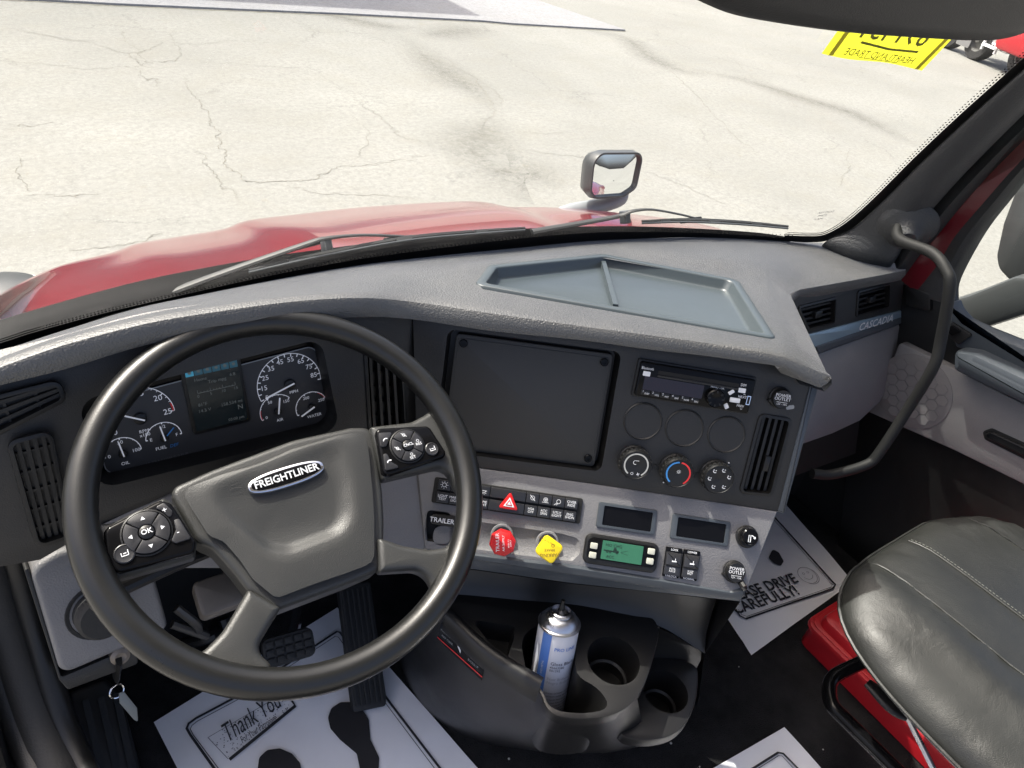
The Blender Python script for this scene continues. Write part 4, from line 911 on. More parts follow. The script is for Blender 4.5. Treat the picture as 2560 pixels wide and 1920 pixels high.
# climate knobs
def knob(px, r_, kind, lab):
    u, v = C0.at(px[0], px[1], 0.018); rr = r_/FPX*C0.hit(*px).dot(fwd)
    kb = MB().lathe(C0, u, v, [(rr*1.04, -0.001), (rr*1.04, 0.003), (rr*0.98, 0.004), (rr, 0.006), (rr*0.97, 0.017), (rr*0.90, 0.0205), (rr*0.86, 0.0205), (rr*0.84, 0.0195), (rr*0.3, 0.0195), (rr*0.15, 0.0185)], 40).build('climate_knob', m_black, dash, angle=30, label=lab)
    for i in range(22):
        a = 2*math.pi*i/22; p = C0.sub(u+math.cos(a)*rr*0.985, v+math.sin(a)*rr*0.985, a)
        MB().plate(p, rrect(0, 0, 0.0016, 0.0034, 0.0005, 2), 0.007, 0.0168).build('grip', m_fascia, kb, angle=0)
    F = C0.sub(u, v, 0, 0.0202)
    if kind == 0:
        MB().arc(F, 0, 0, rr*0.72, rad(-55), rad(235), 0.0022, 0, 36).build('ring_mark', M('dim_ring', (0.5, 0.5, 0.46), 0.5), kb, angle=0)
        mb = MB(); mb.arc(F, -0.002, 0.004, 0.003, rad(60), rad(300), 0.0009, 0, 10); mb.bar(F, [(-0.002, 0.007), (0.003, 0.007)], 0.0009, 0)
        mb.arc(F, -0.004, -0.0135, 0.0018, 0, 6.28, 0.0006, 0, 10)
        for a in range(4): mb.bar(F, [(0.005, -0.0135), (0.005+0.0025*math.cos(a*1.57+0.4), -0.0135+0.0025*math.sin(a*1.57+0.4))], 0.0011, 0)
        mb.build('marking', m_white, kb, angle=0)
    elif kind == 1:
        MB().arc(F, 0, 0, rr*0.72, rad(95), rad(235), 0.0024, 0, 24).build('blue_mark', m_blue, kb, angle=0)
        MB().arc(F, 0, 0, rr*0.72, rad(-55), rad(85), 0.0024, 0, 24).build('red_mark', m_redprint, kb, angle=0)
        mb = MB(); mb.arc(F, 0, 0.003, 0.0016, 0, 6.28, 0.0006, 0, 10)
        for a in range(8): mb.bar(F, [(0.0023*math.cos(a*0.785), 0.003+0.0023*math.sin(a*0.785)), (0.0033*math.cos(a*0.785), 0.003+0.0033*math.sin(a*0.785))], 0.0005, 0)
        mb.build('marking', m_white, kb, angle=0)
    else:
        mb = MB()
        for a in (20, 75, 130, 185, 245, 310):
            cx_, cy_ = math.cos(rad(a))*rr*0.6, math.sin(rad(a))*rr*0.6
            mb.bar(F, [(cx_-0.0025, cy_+0.001), (cx_-0.0005, cy_-0.0015), (cx_+0.0025, cy_-0.001)], 0.0012, 0); mb.bar(F, [(cx_+0.001, cy_+0.002), (cx_+0.0028, cy_+0.0022)], 0.0011, 0)
            mb.arc(F, cx_-0.0015, cy_+0.0025, 0.0007, 0, 6.28, 0.0007, 0, 6)
        mb.build('marking', m_white, kb, angle=0)
    a = rad((-20, 240, 55)[kind]); MB().lathe(C0, u+math.cos(a)*rr*1.12, v+math.sin(a)*rr*1.12, [(0.0011, 0), (0.0011, 0.0012)], 8).build('index_dot', m_white, kb)
    return kb
knob((1590,1162), 40, 0, 'fan knob with white ring'); knob((1695,1183), 40, 1, 'temperature knob with blue and red ring'); knob((1797,1198), 40, 2, 'air flow knob with white figures')
for a, b in (((1632,1166),(1655,1171)), ((1737,1187),(1757,1192))):
    MB().bar(C0, [C0.at(*a), C0.at(*b)], 0.007, 0.002, h0=-0.001).build('knob_bridge', m_black, dash, angle=0)
def outlet(fr, px, r_, lab, tab=True, cig=False):
    u, v = fr.at(px[0], px[1], 0.008); rr = r_/FPX*fr.hit(*px).dot(fwd)
    ob = MB().lathe(fr, u, v, [(rr*1.12, -0.001), (rr*1.12, 0.003), (rr*1.0, 0.004), (rr*0.98, 0.010), (rr*0.9, 0.012), (rr*0.5, 0.0115)], 32).build('power_outlet' if not cig else 'lighter_knob', m_black, dash, label=lab)
    mb = MB(); F = fr.sub(u, v, 0, 0.0123)
    if cig:
        MB().lathe(fr, u-rr*0.12, v+rr*0.12, [(rr*0.86, 0.011), (rr*0.80, 0.019), (rr*0.7, 0.0205)], 28).build('knob_step', m_gloss, ob); F = fr.sub(u-rr*0.1, v, 0, 0.021)
        mb.bar(F, [(-0.003, -0.006), (0.0, -0.006), (0.0, 0.004), (-0.003, 0.004)], 0.0011, 0, closed=True); mb.bar(F, [(0.001, 0.004), (0.004, 0.003), (0.006, 0.001)], 0.0014, 0); mb.arc(F, 0.006, 0.001, 0.0012, 0, 6.28, 0.0014, 0, 8)
    else:
        mb.text(F, 0, 0.003, 0.0066, 'POWER\nOUTLET', 0, ls=0.8); mb.bar(F, [(-0.008, -0.0045), (0.008, -0.0045)], 0.0005, 0); mb.text(F, 0, -0.0075, 0.0038, '12V - 15A', 0)
        if tab: MB().plate(fr.sub(u-rr*0.85, v-rr*0.5, 0.9), rrect(0, 0, rr*0.35, rr*0.8, 0.002), 0, 0.008, 0.002).build('hinge_tab', m_black, ob)
    mb.build('marking', m_white, ob, angle=0)
outlet(C0, (1954,997), 25, 'round power outlet cap on the charcoal stack')
slab('edge_trim', m_bluegrey, dash, C0, [(2026,962),(2048,968),(1962,1286),(1944,1280)], -0.06, 0.002, 0.002, 0.003)
MB().plate(C0, rrect(*C0.at(1975, 1018), 0.012, 0.006, 0.002, 3, 0.3), 0, 0.0008).build('scuff', m_dimwhite, dash, angle=0)

# ================================================================== lower grey switch panel
L0 = Fr(C0.hit(1450, 1204), -36.2, 42)
lo_px = [(1040,1150),(1180,1167),(1450,1204),(1700,1241),(1945,1278),(1866,1478),(1825,1483),(1640,1452),(1434,1421),(1165,1387),(1062,1376)]
trough = pp(L0, [(1085,1318),(1180,1302),(1405,1334),(1448,1346),(1452,1380),(1432,1404),(1180,1372),(1080,1362)], 0.012)
tbo = pp(L0, [(1068,1274),(1128,1282),(1122,1362),(1058,1350)], 0.007)
lp = slabo('switch_panel', m_grey, dash, L0, [L0.at(*p) for p in lo_px], -0.02, 0.0, 0.003, holes=[trough, tbo], label='light grey panel carrying switches and brake knobs')
ti_ = inset(trough, 0.006)
MB().wall(L0, R(ti_), -0.006, -0.001, R(trough)).fill(L0, [ti_], -0.006).build('knob_trough', m_grey, lp, angle=50)
MB().wall(L0, R(tbo), -0.019, 0).fill(L0, [tbo], -0.019).build('lever_slot', m_black, lp)
LB = Fr(L0.hit(1434, 1421), -36.2, 8)
slab('panel_lip', m_bluegrey, dash, LB, [(1055,1374),(1165,1386),(1434,1420),(1640,1451),(1826,1482),(1868,1477),(1852,1506),(1434,1461),(1150,1421),(1050,1404)], -0.05, 0.004, 0.003, 0.004)
# switch bank
bq = rect4(L0.up(0.004), [(1085.5,1191.7),(1458.8,1247),(1449,1310),(1080,1256)]); BF = L0.sub(bq[0], bq[1], bq[4]); bw, bh = bq[2], bq[3]
bank = slabo('switch_bank', m_deep, dash, BF, rrect(0, 0, bw, bh, 0.003), -0.002, 0.004, 0.0012, label='row of black rocker switches with red hazard button')
f0 = 0.026; cwid = 0.0875
cells = [(f0+cwid*i, cwid, t, i) for i, t in enumerate(('LIGHT\nTEST', 'MARKER\nLIGHT', 'FOG\nLIGHT', 'DOME\nLIGHT'))]+[(f0+cwid*4, 0.241, '', 4)]+[(f0+cwid*4+0.241+cwid*i, cwid, t, 5+i) for i, t in enumerate(('HSA\nOFF', 'ATC\nSPIN', 'UTLY\nLIGHT', 'ENG\nSHDN'))]
m_btn = M('switch_face', (0.022, 0.022, 0.024), 0.35, grain=(900, 0.1))
for x0, wd, t, i in cells:
    cx_ = -bw/2+bw*(x0+wd/2); ww = bw*wd-0.0010
    up_ = slabo('switch', m_btn, bank, BF, rrect(cx_, bh*0.24, ww, bh*0.38, 0.0012), 0.003, 0.0085, 0.0008)
    dn_ = slabo('switch', m_btn, bank, BF, rrect(cx_, -bh*0.245, ww, bh*0.40, 0.0012), 0.003, 0.0072, 0.0008)
    if t:
        mb = MB(); mb.text(BF, cx_, -bh*0.245, 0.0052, t, 0.0076, ls=0.85); mb.build('marking', m_white, dn_, angle=0)
        mb = MB()
        if i == 8: mb.text(BF, cx_, bh*0.24, 0.0056, 'OVER\nRIDE', 0.0089, ls=0.85)
        else:
            y = bh*0.25; r_ = 0.0030
            mb.arc(BF, cx_, y, r_, 0 if i != 3 else math.pi, 6.28, 0.0006, 0.0089, 14)
            if i == 3: mb.bar(BF, [(cx_-0.005, y), (cx_+0.005, y)], 0.0007, 0.0089)
            if i == 5: mb.bar(BF, [(cx_-0.004, y+0.004), (cx_+0.004, y-0.004)], 0.0008, 0.0089)
            if i == 6: mb.arc(BF, cx_, y, 0.0012, 0, 6.28, 0.0008, 0.0089, 8); mb.bar(BF, [(cx_-0.005, y-0.004), (cx_+0.005, y-0.004)], 0.0006, 0.0089)
            if i == 7: mb.bar(BF, [(cx_-0.002, y-0.002), (cx_-0.006, y-0.0055)], 0.0007, 0.0089); mb.bar(BF, [(cx_-0.001, y-0.003), (cx_-0.003, y-0.0055)], 0.0007, 0.0089)
            if i in (0, 1, 2, 3):
                for a in (range(8) if i == 0 else range(4, 9)):
                    an = a*math.pi/4 if i == 0 else math.pi+(a-3.5)*math.pi/6
                    mb.bar(BF, [(cx_+math.cos(an)*0.0042, y+math.sin(an)*0.0042), (cx_+math.cos(an)*0.0058, y+math.sin(an)*0.0058)], 0.0006, 0.0089)
        mb.build('marking', m_white, up_, angle=0)
hc = -bw/2+bw*(f0+cwid*4+0.1205)
HZ = BF.sub(hc+0.003, -0.0025, 0); tri = lambda r_: [(r_*math.cos(a), r_*0.98*math.sin(a)-0.001) for a in (math.pi/2, math.pi*7/6, -math.pi/6)]
hz = slabo('hazard_button', m_red, bank, HZ, rpoly(tri(0.0178), 0.0025), 0.006, 0.0135, 0.002, label='red triangular hazard button')
slabo('white_triangle', m_white, hz, HZ, rpoly(tri(0.0095), 0.0004), 0.0133, 0.0141, 0); slabo('inner_triangle', m_red, hz, HZ, rpoly(tri(0.0060), 0.0003), 0.0139, 0.0145, 0); slabo('centre_triangle', m_white, hz, HZ, rpoly(tri(0.0035), 0.0002), 0.0144, 0.0149, 0)
# trailer hand brake
TB = L0.sub(*L0.at(1108, 1305, 0.012))
lv = slabo('trailer_brake_lever', m_black, dash, TB, rrect(0.004, 0.002, 0.046, 0.016, 0.006), -0.016, 0.012, 0.004, label='black trailer brake lever half hidden by the wheel rim')
mb = MB(); mb.text(TB, -0.002, 0.0015, 0.0098, 'TRAILER', 0.0124, bold=0.01); mb.build('marking', m_white, lv, angle=0)
# red and yellow valve knobs
def valve(px, ring_px, o_fn, mat, lab, texts, ink):
    u, v = L0.at(*ring_px, 0.0); rr = 27/FPX*L0.hit(*ring_px).dot(fwd)
    k_ = MB().lathe(L0, u, v, [(rr*1.06, -0.007), (rr*1.06, 0.0), (rr, 0.002), (rr*0.84, 0.002), (rr*0.8, -0.002), (rr*0.5, -0.002)], 32).build('valve_knob', M('ring_grey', (0.2, 0.2, 0.205), 0.45), dash, label=lab)
    MB().lathe(L0, u, v, [(rr*0.42, -0.004), (rr*0.42, 0.028)], 20).build('stem', m_steel, k_)
    F = L0.sub(*L0.at(px[0], px[1], 0.034)); o = o_fn(F)
    MB().plate(F, o, 0.020, 0.034, 0.003, back=True).build('knob_cap', mat, k_)
    mb = MB()
    for (x, y, sz, t, rt) in texts: mb.text(F, x, y, sz, t, 0.0344, rot=rt)
    mb.build('marking', ink, k_, angle=0)
d_ = L0.hit(1257, 1358, 0.034).dot(fwd)
valve((1257,1358), (1255,1338), lambda F: rpoly(circ(0, 0, 34/FPX*d_, 8, math.pi/8-0.12), 0.002), m_red, 'red octagonal trailer air supply knob', [(-0.0075, 0, 0.0072, 'TRAILER', 1.75), (0.001, 0.0, 0.0045, 'AIR SUPPLY', 1.75), (0.010, 0.001, 0.0030, 'PUSH TO\nSUPPLY', 1.75)], m_white)
valve((1374,1375), (1369,1356), lambda F: rrect(0, 0, 54/FPX*d_, 54/FPX*d_, 0.006, 4, rad(-27)), m_yellow, 'yellow square parking brake knob turned on its corner', [(0.001, -0.007, 0.0068, 'PARKING', rad(190)), (0.0, 0.0, 0.0052, 'BRAKE', rad(188)), (0.004, 0.007, 0.007, 'O', rad(188)), (-0.006, 0.0125, 0.0032, 'PUSH TO RELEASE', rad(160))], M('dark_yellow_ink', (0.18, 0.10, 0.01), 0.6))
# display openings
c7 = lambda x, y: (1450+x*0.2125, 1230+y*0.2125)
for pts, lab in (([(235,115),(925,215),(870,515),(180,410)], 'empty display pocket nearer the switches'), ([(1105,250),(1790,355),(1730,645),(1048,545)], 'empty display pocket nearer the lighter')):
    q = rect4(L0.up(0.003), [c7(*p) for p in pts]); F = L0.sub(q[0], q[1], q[4])
    pk = MB().plate(F, rrect(0, 0, q[2], q[3], 0.003), -0.001, 0.003, 0.0015, holes=[rrect(0.001, 0, q[2]*0.83, q[3]*0.76, 0.002)]).build('display_pocket', m_bluegrey, dash, label=lab)
    slabo('pocket_glass', m_gloss, pk, F, rrect(0.001, 0, q[2]*0.84, q[3]*0.78, 0.002), -0.001, 0.0008, 0)
# green readout
q = rect4(L0.up(0.006), [c7(*p) for p in [(75,480),(940,615),(893,965),(28,830)]]); F = L0.sub(q[0], q[1], q[4]); gw, gh_ = q[2], q[3]
gd = slabo('brake_readout', m_black, dash, F, rrect(0, 0, gw, gh_, 0.010, 6), -0.001, 0.009, 0.004, label='black readout with green screen and four cream keys')
slabo('bezel', m_gloss, gd, F, rrect(0, 0.002, gw*0.93, gh_*0.72, 0.008, 5), 0.0085, 0.0105, 0.0015)
slabo('green_screen', m_green, gd, F, rrect(0.0, 0.002, gw*0.55, gh_*0.62, 0.001), 0.0103, 0.0112, 0)
for a, b in ((-1, 0.10), (-1, -0.21), (1, 0.21), (1, -0.12)): slabo('key', m_cream, gd, F, rrect(a*gw*0.385, gh_*b+0.001, gw*0.095, gh_*0.20, 0.0015), 0.0103, 0.0128, 0.0008)
mb = MB(); G = F.up(0.0114); mb.text(G, -gw*0.12, gh_*0.22, 0.0062, 'NO CHG', 0, bold=0.01); mb.text(G, -gw*0.15, -gh_*0.16, 0.0058, 'ACC', 0, bold=0.01)
mb.plate(G, [(-gw*0.12, 0.0), (-gw*0.045, 0.0), (-gw*0.045, 0.003), (-gw*0.075, 0.0038), (-gw*0.085, 0.007), (-gw*0.115, 0.007), (-gw*0.12, 0.004)], -0.0002, 0.0); mb.bar(G, [(-gw*0.25, 0.0016), (-gw*0.11, 0.0016)], 0.0018, 0)
for i in range(3): mb.arc(G, -gw*(0.07+0.04*i+(0.05 if i else 0)), 0.0, 0.0012, 0, 6.28, 0.0012, 0, 8)
mb.bar(G, [(-gw*0.02, 0.002), (gw*0.08, 0.0055)], 0.0004, 0); mb.bar(G, [(-gw*0.02, 0.0015), (gw*0.08, -0.001)], 0.0004, 0)
mb.build('readout_text', M('lcd_ink', (0.004, 0.02, 0.012), 0.5), gd, angle=0)
# rocker pair
for pts, t3, lab in (([(1030,645),(1222,675),(1152,1020),(960,988)], ('LOCK', 'INTR\nAXLE', 'UNLOCK'), 'black axle lock rocker'), ([(1240,675),(1435,705),(1360,1050),(1168,1020)], ('LOWER', 'SUSP\nHGT', 'NORMAL'), 'black suspension height rocker')):
    q = rect4(L0.up(0.004), [c7(*p) for p in pts]); F = L0.sub(q[0], q[1], q[4])
    rk = slabo('rocker_switch', m_gloss, dash, F, rrect(0, 0, q[2], q[3], 0.0015), -0.001, 0.004, 0.001, label=lab)
    slabo('rocker_top', m_btn, rk, F, rrect(0, q[3]*0.12, q[2]*0.94, q[3]*0.45, 0.001), 0.0035, 0.0085, 0.002); slabo('rocker_bottom', m_btn, rk, F, rrect(0, -q[3]*0.26, q[2]*0.94, q[3]*0.32, 0.001), 0.0035, 0.0065, 0.001)
    mb = MB(); mb.text(F, 0, q[3]*0.43, 0.0042, t3[0], 0.0045, bold=0.01); mb.text(F, 0, -q[3]*0.24, 0.0042, t3[1], 0.0069, ls=0.8); mb.text(F, 0, -q[3]*0.455, 0.0042, t3[2], 0.0045, bold=0.01)
    mb.bar(F, [(-0.003, q[3]*0.06), (0.004, q[3]*0.06)], 0.002, 0.0089); mb.bar(F, [(0.002, q[3]*0.06), (0.002, q[3]*0.16)], 0.001, 0.0089); mb.build('marking', m_white, rk, angle=0)
outlet(L0, (1871,1343), 25, 'lighter knob with white cigarette symbol', cig=True)
outlet(L0, (1839,1431), 25, 'round power outlet cap on the grey panel')
MB().tube([L0.hit(1850, 1452, 0.004), L0.hit(1858, 1466, 0.012), L0.hit(1860, 1470, 0.006)], 0.005, 8).build('cap_tether', m_black, dash)

# ================================================================== passenger side of the dash
P0 = Fr((1.3, 0.655, -0.612), 0, 20)
slab('vent_panel', m_fascia, dash, P0, [(1960,745),(2262,682),(2254,777),(2019,838),(1975,830)], -0.03, 0.0, 0.003, holes=[pp(P0, [(1996,769),(2087,747),(2084,806),(2020,822)], 0.003), pp(P0, [(2145,731),(2222,711),(2220,766),(2141,788)], 0.003)])
for pts, lab in (([(1996,769),(2087,747),(2084,806),(2020,822)], 'left passenger vent'), ([(2145,731),(2222,711),(2220,766),(2141,788)], 'right passenger vent')):
    vv = vent4(P0, pts, dash, 4, True, fins=0, lab=lab, r=0.003)
    c_ = (sum(p[0] for p in pts)/4, sum(p[1] for p in pts)/4); MB().plate(P0, rrect(*P0.at(*c_), 0.022, 0.014, 0.003), -0.012, 0.0015, 0.002).build('thumb_tab', m_black, vv)
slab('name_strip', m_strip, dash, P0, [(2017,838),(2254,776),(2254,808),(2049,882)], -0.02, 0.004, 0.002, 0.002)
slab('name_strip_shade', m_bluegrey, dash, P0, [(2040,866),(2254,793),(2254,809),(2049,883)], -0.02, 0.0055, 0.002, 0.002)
mb = MB(); a = V(P0.at(2146, 820, 0.006)); b = V(P0.at(2232, 795, 0.006)); mb.text(P0, *((a+b)/2), 0.022, 'CASCADIA', 0.0064, rot=math.atan2((b-a).y, (b-a).x), shear=0.25, bold=0.012, sx=(b-a).length/0.108)
mb.build('name_letters', M('satin_letters', (0.75, 0.78, 0.80), 0.35, metal=0.3), dash, angle=0)
gl = [P0.at(*p) for p in [(2049,882),(2252,808),(2248,880),(2232,945),(2200,1005),(2150,1052),(2080,1085),(2010,1110),(1950,1125),(1890,1090),(1900,960)]]
slabo('glovebox_panel', m_grey, dash, P0, gl, -0.03, 0.002, 0.006, label='grey panel below the passenger vents')
P1_ = P0.up(-0.06)
slab('underdash', m_deep, dash, P1_, [(1880,900),(2250,880),(2240,1050),(2150,1130),(1800,1260),(1780,1150)], -0.02, 0.0, 0.01)
# ================================================================== steering wheel
SWF = Fr((0.1905, 0.589, -0.629), -0.4, 61)
swh = thing('steering_wheel', SWF.o, 'four spoke black steering wheel with chrome badge and thumb controls', 'steering wheel')
RT, Rr = 0.2140, 0.0166
rows = []
for i in range(97):
    a = 2*math.pi*i/96; c = (math.cos(a), math.sin(a)); row = []
    for j in range(18):
        b = 2*math.pi*j/18; rr = RT+Rr*math.cos(b); row.append(SWF.w(c[0]*rr, c[1]*rr, Rr*1.05*math.sin(b)))
    rows.append(row)
MB().grid(rows, True).build('rim', m_wheel, swh, angle=80)
def soft(name, mat, parent, fr, pts, r, h0, h1, bev, steps=4, label=None, px=True):
    """plate with a rounded shoulder; the corners are re-rounded at every step so they never fold"""
    raw = [fr.at(x, y, h1) for x, y in pts] if px else list(pts)
    r = list(r) if isinstance(r, (list, tuple)) else [r]*len(raw)
    if area(raw) < 0: raw.reverse(); r.reverse()
    N = len(raw); conv = []
    for i in range(N):
        a, b, c = V(raw[i-1]), V(raw[i]), V(raw[(i+1) % N]); conv.append((b-a).cross(c-b) > 0)
    def ring(d):
        return rpoly(inset(raw, d) if d > 0 else raw, [max(0.0015, q-d) if cv else q+d for q, cv in zip(r, conv)], 5)
    mb = MB(); p = ring(0); ph = h1-bev; mb.wall(fr, p, h0, ph)
    for k_ in range(1, steps+1):
        a = math.pi/2*k_/steps; q = ring(bev*(1-math.cos(a))); hh = h1-bev+bev*math.sin(a)
        if len(q) != len(p): break
        mb.wall(fr, p, ph, hh, q); p, ph = q, hh
    mb.fill(fr, [p], ph)
    return mb.build(name, mat, parent, angle=50, label=label)
HH = -0.008
# spokes
def spoke(pts, r=0.012, h1=-0.006):
    return soft('spoke', m_leather, swh, SWF, pts, r, -0.026, h1, 0.008)
spoke([(196,1300),(215,1285),(262,1312),(410,1240),(440,1262),(492,1352),(488,1392),(320,1440),(262,1455),(232,1490),(205,1440)], [0.004,0.03,0.03,0.004,0.004,0.004,0.004,0.03,0.03,0.02,0.004])
spoke([(925,1064),(1030,1052),(1072,1030),(1100,985),(1170,1080),(1190,1240),(1150,1230),(1122,1160),(960,1198)], [0.004,0.02,0.03,0.02,0.004,0.004,0.02,0.03,0.004])
spoke([(622,1470),(705,1518),(672,1570),(640,1625),(690,1668),(660,1715),(470,1690),(420,1650),(500,1636),(556,1580)], [0.004,0.004,0.03,0.03,0.02,0.004,0.004,0.02,0.03,0.05])
spoke([(945,1340),(1010,1362),(1075,1372),(1125,1366),(1150,1320),(1185,1340),(1110,1510),(1085,1500),(1085,1455),(1050,1424),(950,1430)], [0.004,0.02,0.02,0.02,0.02,0.004,0.004,0.02,0.04,0.03,0.004])
# pad
pad = [(419,1222),(529,1173),(732,1098),(880,1066),(932,1066),(945,1130),(958,1230),(962,1300),(960,1405),(950,1425),(880,1456),(705,1522),(687,1526),(620,1478),(582,1428),(530,1370),(492,1354),(455,1290)]
po = pp(SWF, pad, [0.006,0.05,0.1,0.05,0.014,0.05,0.08,0.05,0.02,0.02,0.05,0.01,0.008,0.02,0.05,0.02,0.02,0.05], HH)
pd = soft('hub_pad', m_leather, swh, SWF, pad, [0.012,0.05,0.1,0.05,0.016,0.05,0.08,0.05,0.02,0.02,0.05,0.014,0.012,0.02,0.05,0.02,0.02,0.05], -0.06, HH-0.007, 0.007, 5)
# sunken centre of the pad: rings between the pad's shoulder and a U shaped hollow
pc_ = V(SWF.at(705, 1262, HH))
def star(poly, n=96):
    out = []
    for i in range(n):
        d = V((math.cos(2*math.pi*i/n), math.sin(2*math.pi*i/n))); best = 0
        for k_ in range(len(poly)):
            a, b = V(poly[k_])-pc_, V(poly[(k_+1) % len(poly)])-pc_; e = b-a; den = d.x*e.y-d.y*e.x
            if abs(den) < 1e-12: continue
            t = (a.x*e.y-a.y*e.x)/den; s_ = (a.x*d.y-a.y*d.x)/den
            if t > 0 and -1e-6 <= s_ <= 1+1e-6: best = max(best, t)
        out.append((d, best))
    return out
outer = star(pp(SWF, pad, [0.012,0.05,0.1,0.05,0.016,0.05,0.08,0.05,0.02,0.02,0.05,0.014,0.012,0.02,0.05,0.02,0.02,0.05], HH))
inner = star(pp(SWF, [(505,1228),(620,1176),(760,1122),(838,1100),(862,1108),(885,1200),(892,1290),(866,1338),(725,1392),(668,1386),(565,1300)], [0.03,0.1,0.1,0.03,0.02,0.06,0.04,0.03,0.03,0.03,0.08], HH))
rows = []
for f_, kind in ((0.0, 'o'), (0.35, 'o'), (0.75, 'o'), (1.0, 'o'), (0.93, 'i'), (0.86, 'i'), (0.79, 'i'), (0.70, 'i'), (0.4, 'i'), (0.1, 'i')):
    row = []
    for (d, ro), (_, ri) in zip(outer, inner):
        r0 = ro-0.013; ri = min(ri, r0-0.004)
        low = max(0.0, min(1.0, 0.62-0.75*d.y))           # deep towards the driver, running out at the top
        if kind == 'o': rr = r0+(ri-r0)*f_; h = HH+0.0006+0.0022*math.sin(f_*math.pi/2)
        else:
            rr = ri*f_; t = min(1, (1-f_)/0.28); t = t*t*(3-2*t); low = max(0.0, min(1.0, 0.62-0.75*d.y*f_)); h = HH+0.0028-0.0085*t*low
        p = pc_+d*rr; row.append(SWF.w(p.x, p.y, h))
    rows.append(row)
mb = MB().grid(rows, True); mb.f.append(tuple(range(9*96, 10*96))); mb.build('pad_centre', m_leather, pd, angle=70)
HB = HH-0.0015
# badge
ea = V(SWF.at(628, 1222)); eb = V(SWF.at(806, 1166)); ec = (ea+eb)/2; er = math.atan2((eb-ea).y, (eb-ea).x)
EF = SWF.sub(ec.x, ec.y+0.002, er, HH+0.0025); L_ = 0.095
def oval(w_, h_): return [(w_/2*math.copysign(abs(math.cos(a))**0.8, math.cos(a)), h_/2*math.copysign(abs(math.sin(a))**0.75, math.sin(a))) for a in [2*math.pi*i/48 for i in range(48)]]
bd = MB().plate(EF, oval(L_*0.94, 0.0245), -0.002, 0.0035, 0.0025).build('badge', m_chrome, swh, label='chrome ringed oval badge')
MB().plate(EF, oval(L_*0.86, 0.0180), 0.002, 0.0042, 0.0006).build('badge_field', m_gloss, bd)
mb = MB(); mb.text(EF, 0, 0, 0.0122, 'FREIGHTLINER', 0.0048, bold=0.02, sx=0.95); mb.build('badge_letters', M('badge_silver', (0.62, 0.63, 0.65), 0.35, metal=0.2), bd, angle=0)
# horn marks
for px in ((590,1212), (830,1128)):
    F = SWF.sub(*SWF.at(*px), er, HH+0.0042); MB().bar(F, [(-0.007, -0.002), (-0.007, 0.002), (0.0, 0.002), (0.007, 0.004), (0.007, -0.004), (0.0, -0.002)], 0.0008, 0, closed=True).build('horn_mark', m_fascia, pd, angle=0)
# thumb controls
def pod(corners, dc, dr_, back, br, lab, side):
    pb_ = soft('thumb_control', m_gloss, swh, SWF, corners, 0.007, -0.024, 0.001, 0.004, 3, label=lab)
    u, v = SWF.at(*dc, 0.003); rr = dr_/FPX*SWF.hit(*dc).dot(fwd); F = SWF.sub(u, v, er, 0)
    MB().lathe(F, 0, 0, [(rr*1.06, 0.0), (rr*1.06, 0.002), (rr*1.0, 0.0025), (rr*0.98, 0.001)], 40).build('pad_ring', m_black, pb_)
    for q in range(4):
        a0_, a1_ = rad(47+90*q), rad(133+90*q); n = 10
        o = [(rr*0.95*math.cos(a0_+(a1_-a0_)*i/n), rr*0.95*math.sin(a0_+(a1_-a0_)*i/n)) for i in range(n+1)]+[(rr*0.36*math.cos(a1_+(a0_-a1_)*i/n), rr*0.36*math.sin(a1_+(a0_-a1_)*i/n)) for i in range(n+1)]
        kb_ = MB().plate(F, o, 0.0, 0.0042, 0.0006).build('pad_key', m_btn, pb_)
        mb = MB(); a = rad(90+90*q); cx_, cy_ = rr*0.66*math.cos(a), rr*0.66*math.sin(a)
        if side == 'L':
            t_ = F.sub(cx_, cy_, rad((0, 90, 180, 0)[q]) if q != 3 else rad(-90)); mb.fill(t_, [[(-0.0022, -0.0016), (0.0022, -0.0016), (0, 0.0022)]], 0.0046)
        elif q == 2: mb.arc(F, cx_, cy_+0.002, 0.0016, 0, 6.28, 0.0005, 0.0046, 10); mb.text(F, cx_, cy_-0.0025, 0.0052, 'SET', 0.0046)
        elif q == 3: mb.arc(F, cx_, cy_+0.002, 0.0016, 0, 6.28, 0.0005, 0.0046, 10); mb.text(F, cx_, cy_-0.0025, 0.0052, 'RES', 0.0046)
        else:
            mb.arc(F, cx_, cy_, 0.0018, 0, 6.28, 0.0006, 0.0046, 10); mb.bar(F, [(cx_-0.003, cy_+0.003), (cx_+0.003, cy_-0.003)], 0.0006, 0.0046)
        mb.build('marking', m_white, kb_, angle=0)
    ce = MB().lathe(F, 0, 0, [(rr*0.32, 0.001), (rr*0.31, 0.0055), (rr*0.24, 0.0065), (rr*0.05, 0.007)], 24).build('centre_key', m_black, pb_)
    mb = MB(); mb.text(F, 0, 0, 0.0075 if side == 'L' else 0.0050, 'OK' if side == 'L' else 'CNCL', 0.0073, bold=0.008); mb.build('marking', m_white, ce, angle=0)
    bu, bv = SWF.at(*back, 0.003); r2 = br/FPX*SWF.hit(*back).dot(fwd); G = SWF.sub(bu, bv, er, 0)
    bb = MB().lathe(G, 0, 0, [(r2*1.08, 0.0), (r2*1.05, 0.003), (r2*0.95, 0.0035), (r2*0.9, 0.0028), (r2*0.4, 0.0022)], 28).build('round_key', m_btn, pb_)
    mb = MB(); mb.bar(G, [(-0.003, 0.001), (-0.003, -0.0025), (0.0035, -0.0025), (0.0035, 0.003)], 0.0009, 0.0042); mb.bar(G, [(-0.001, 0.0), (0.002, 0.0)], 0.0009, 0.0042); mb.build('marking', m_white, bb, angle=0)
    return pb_
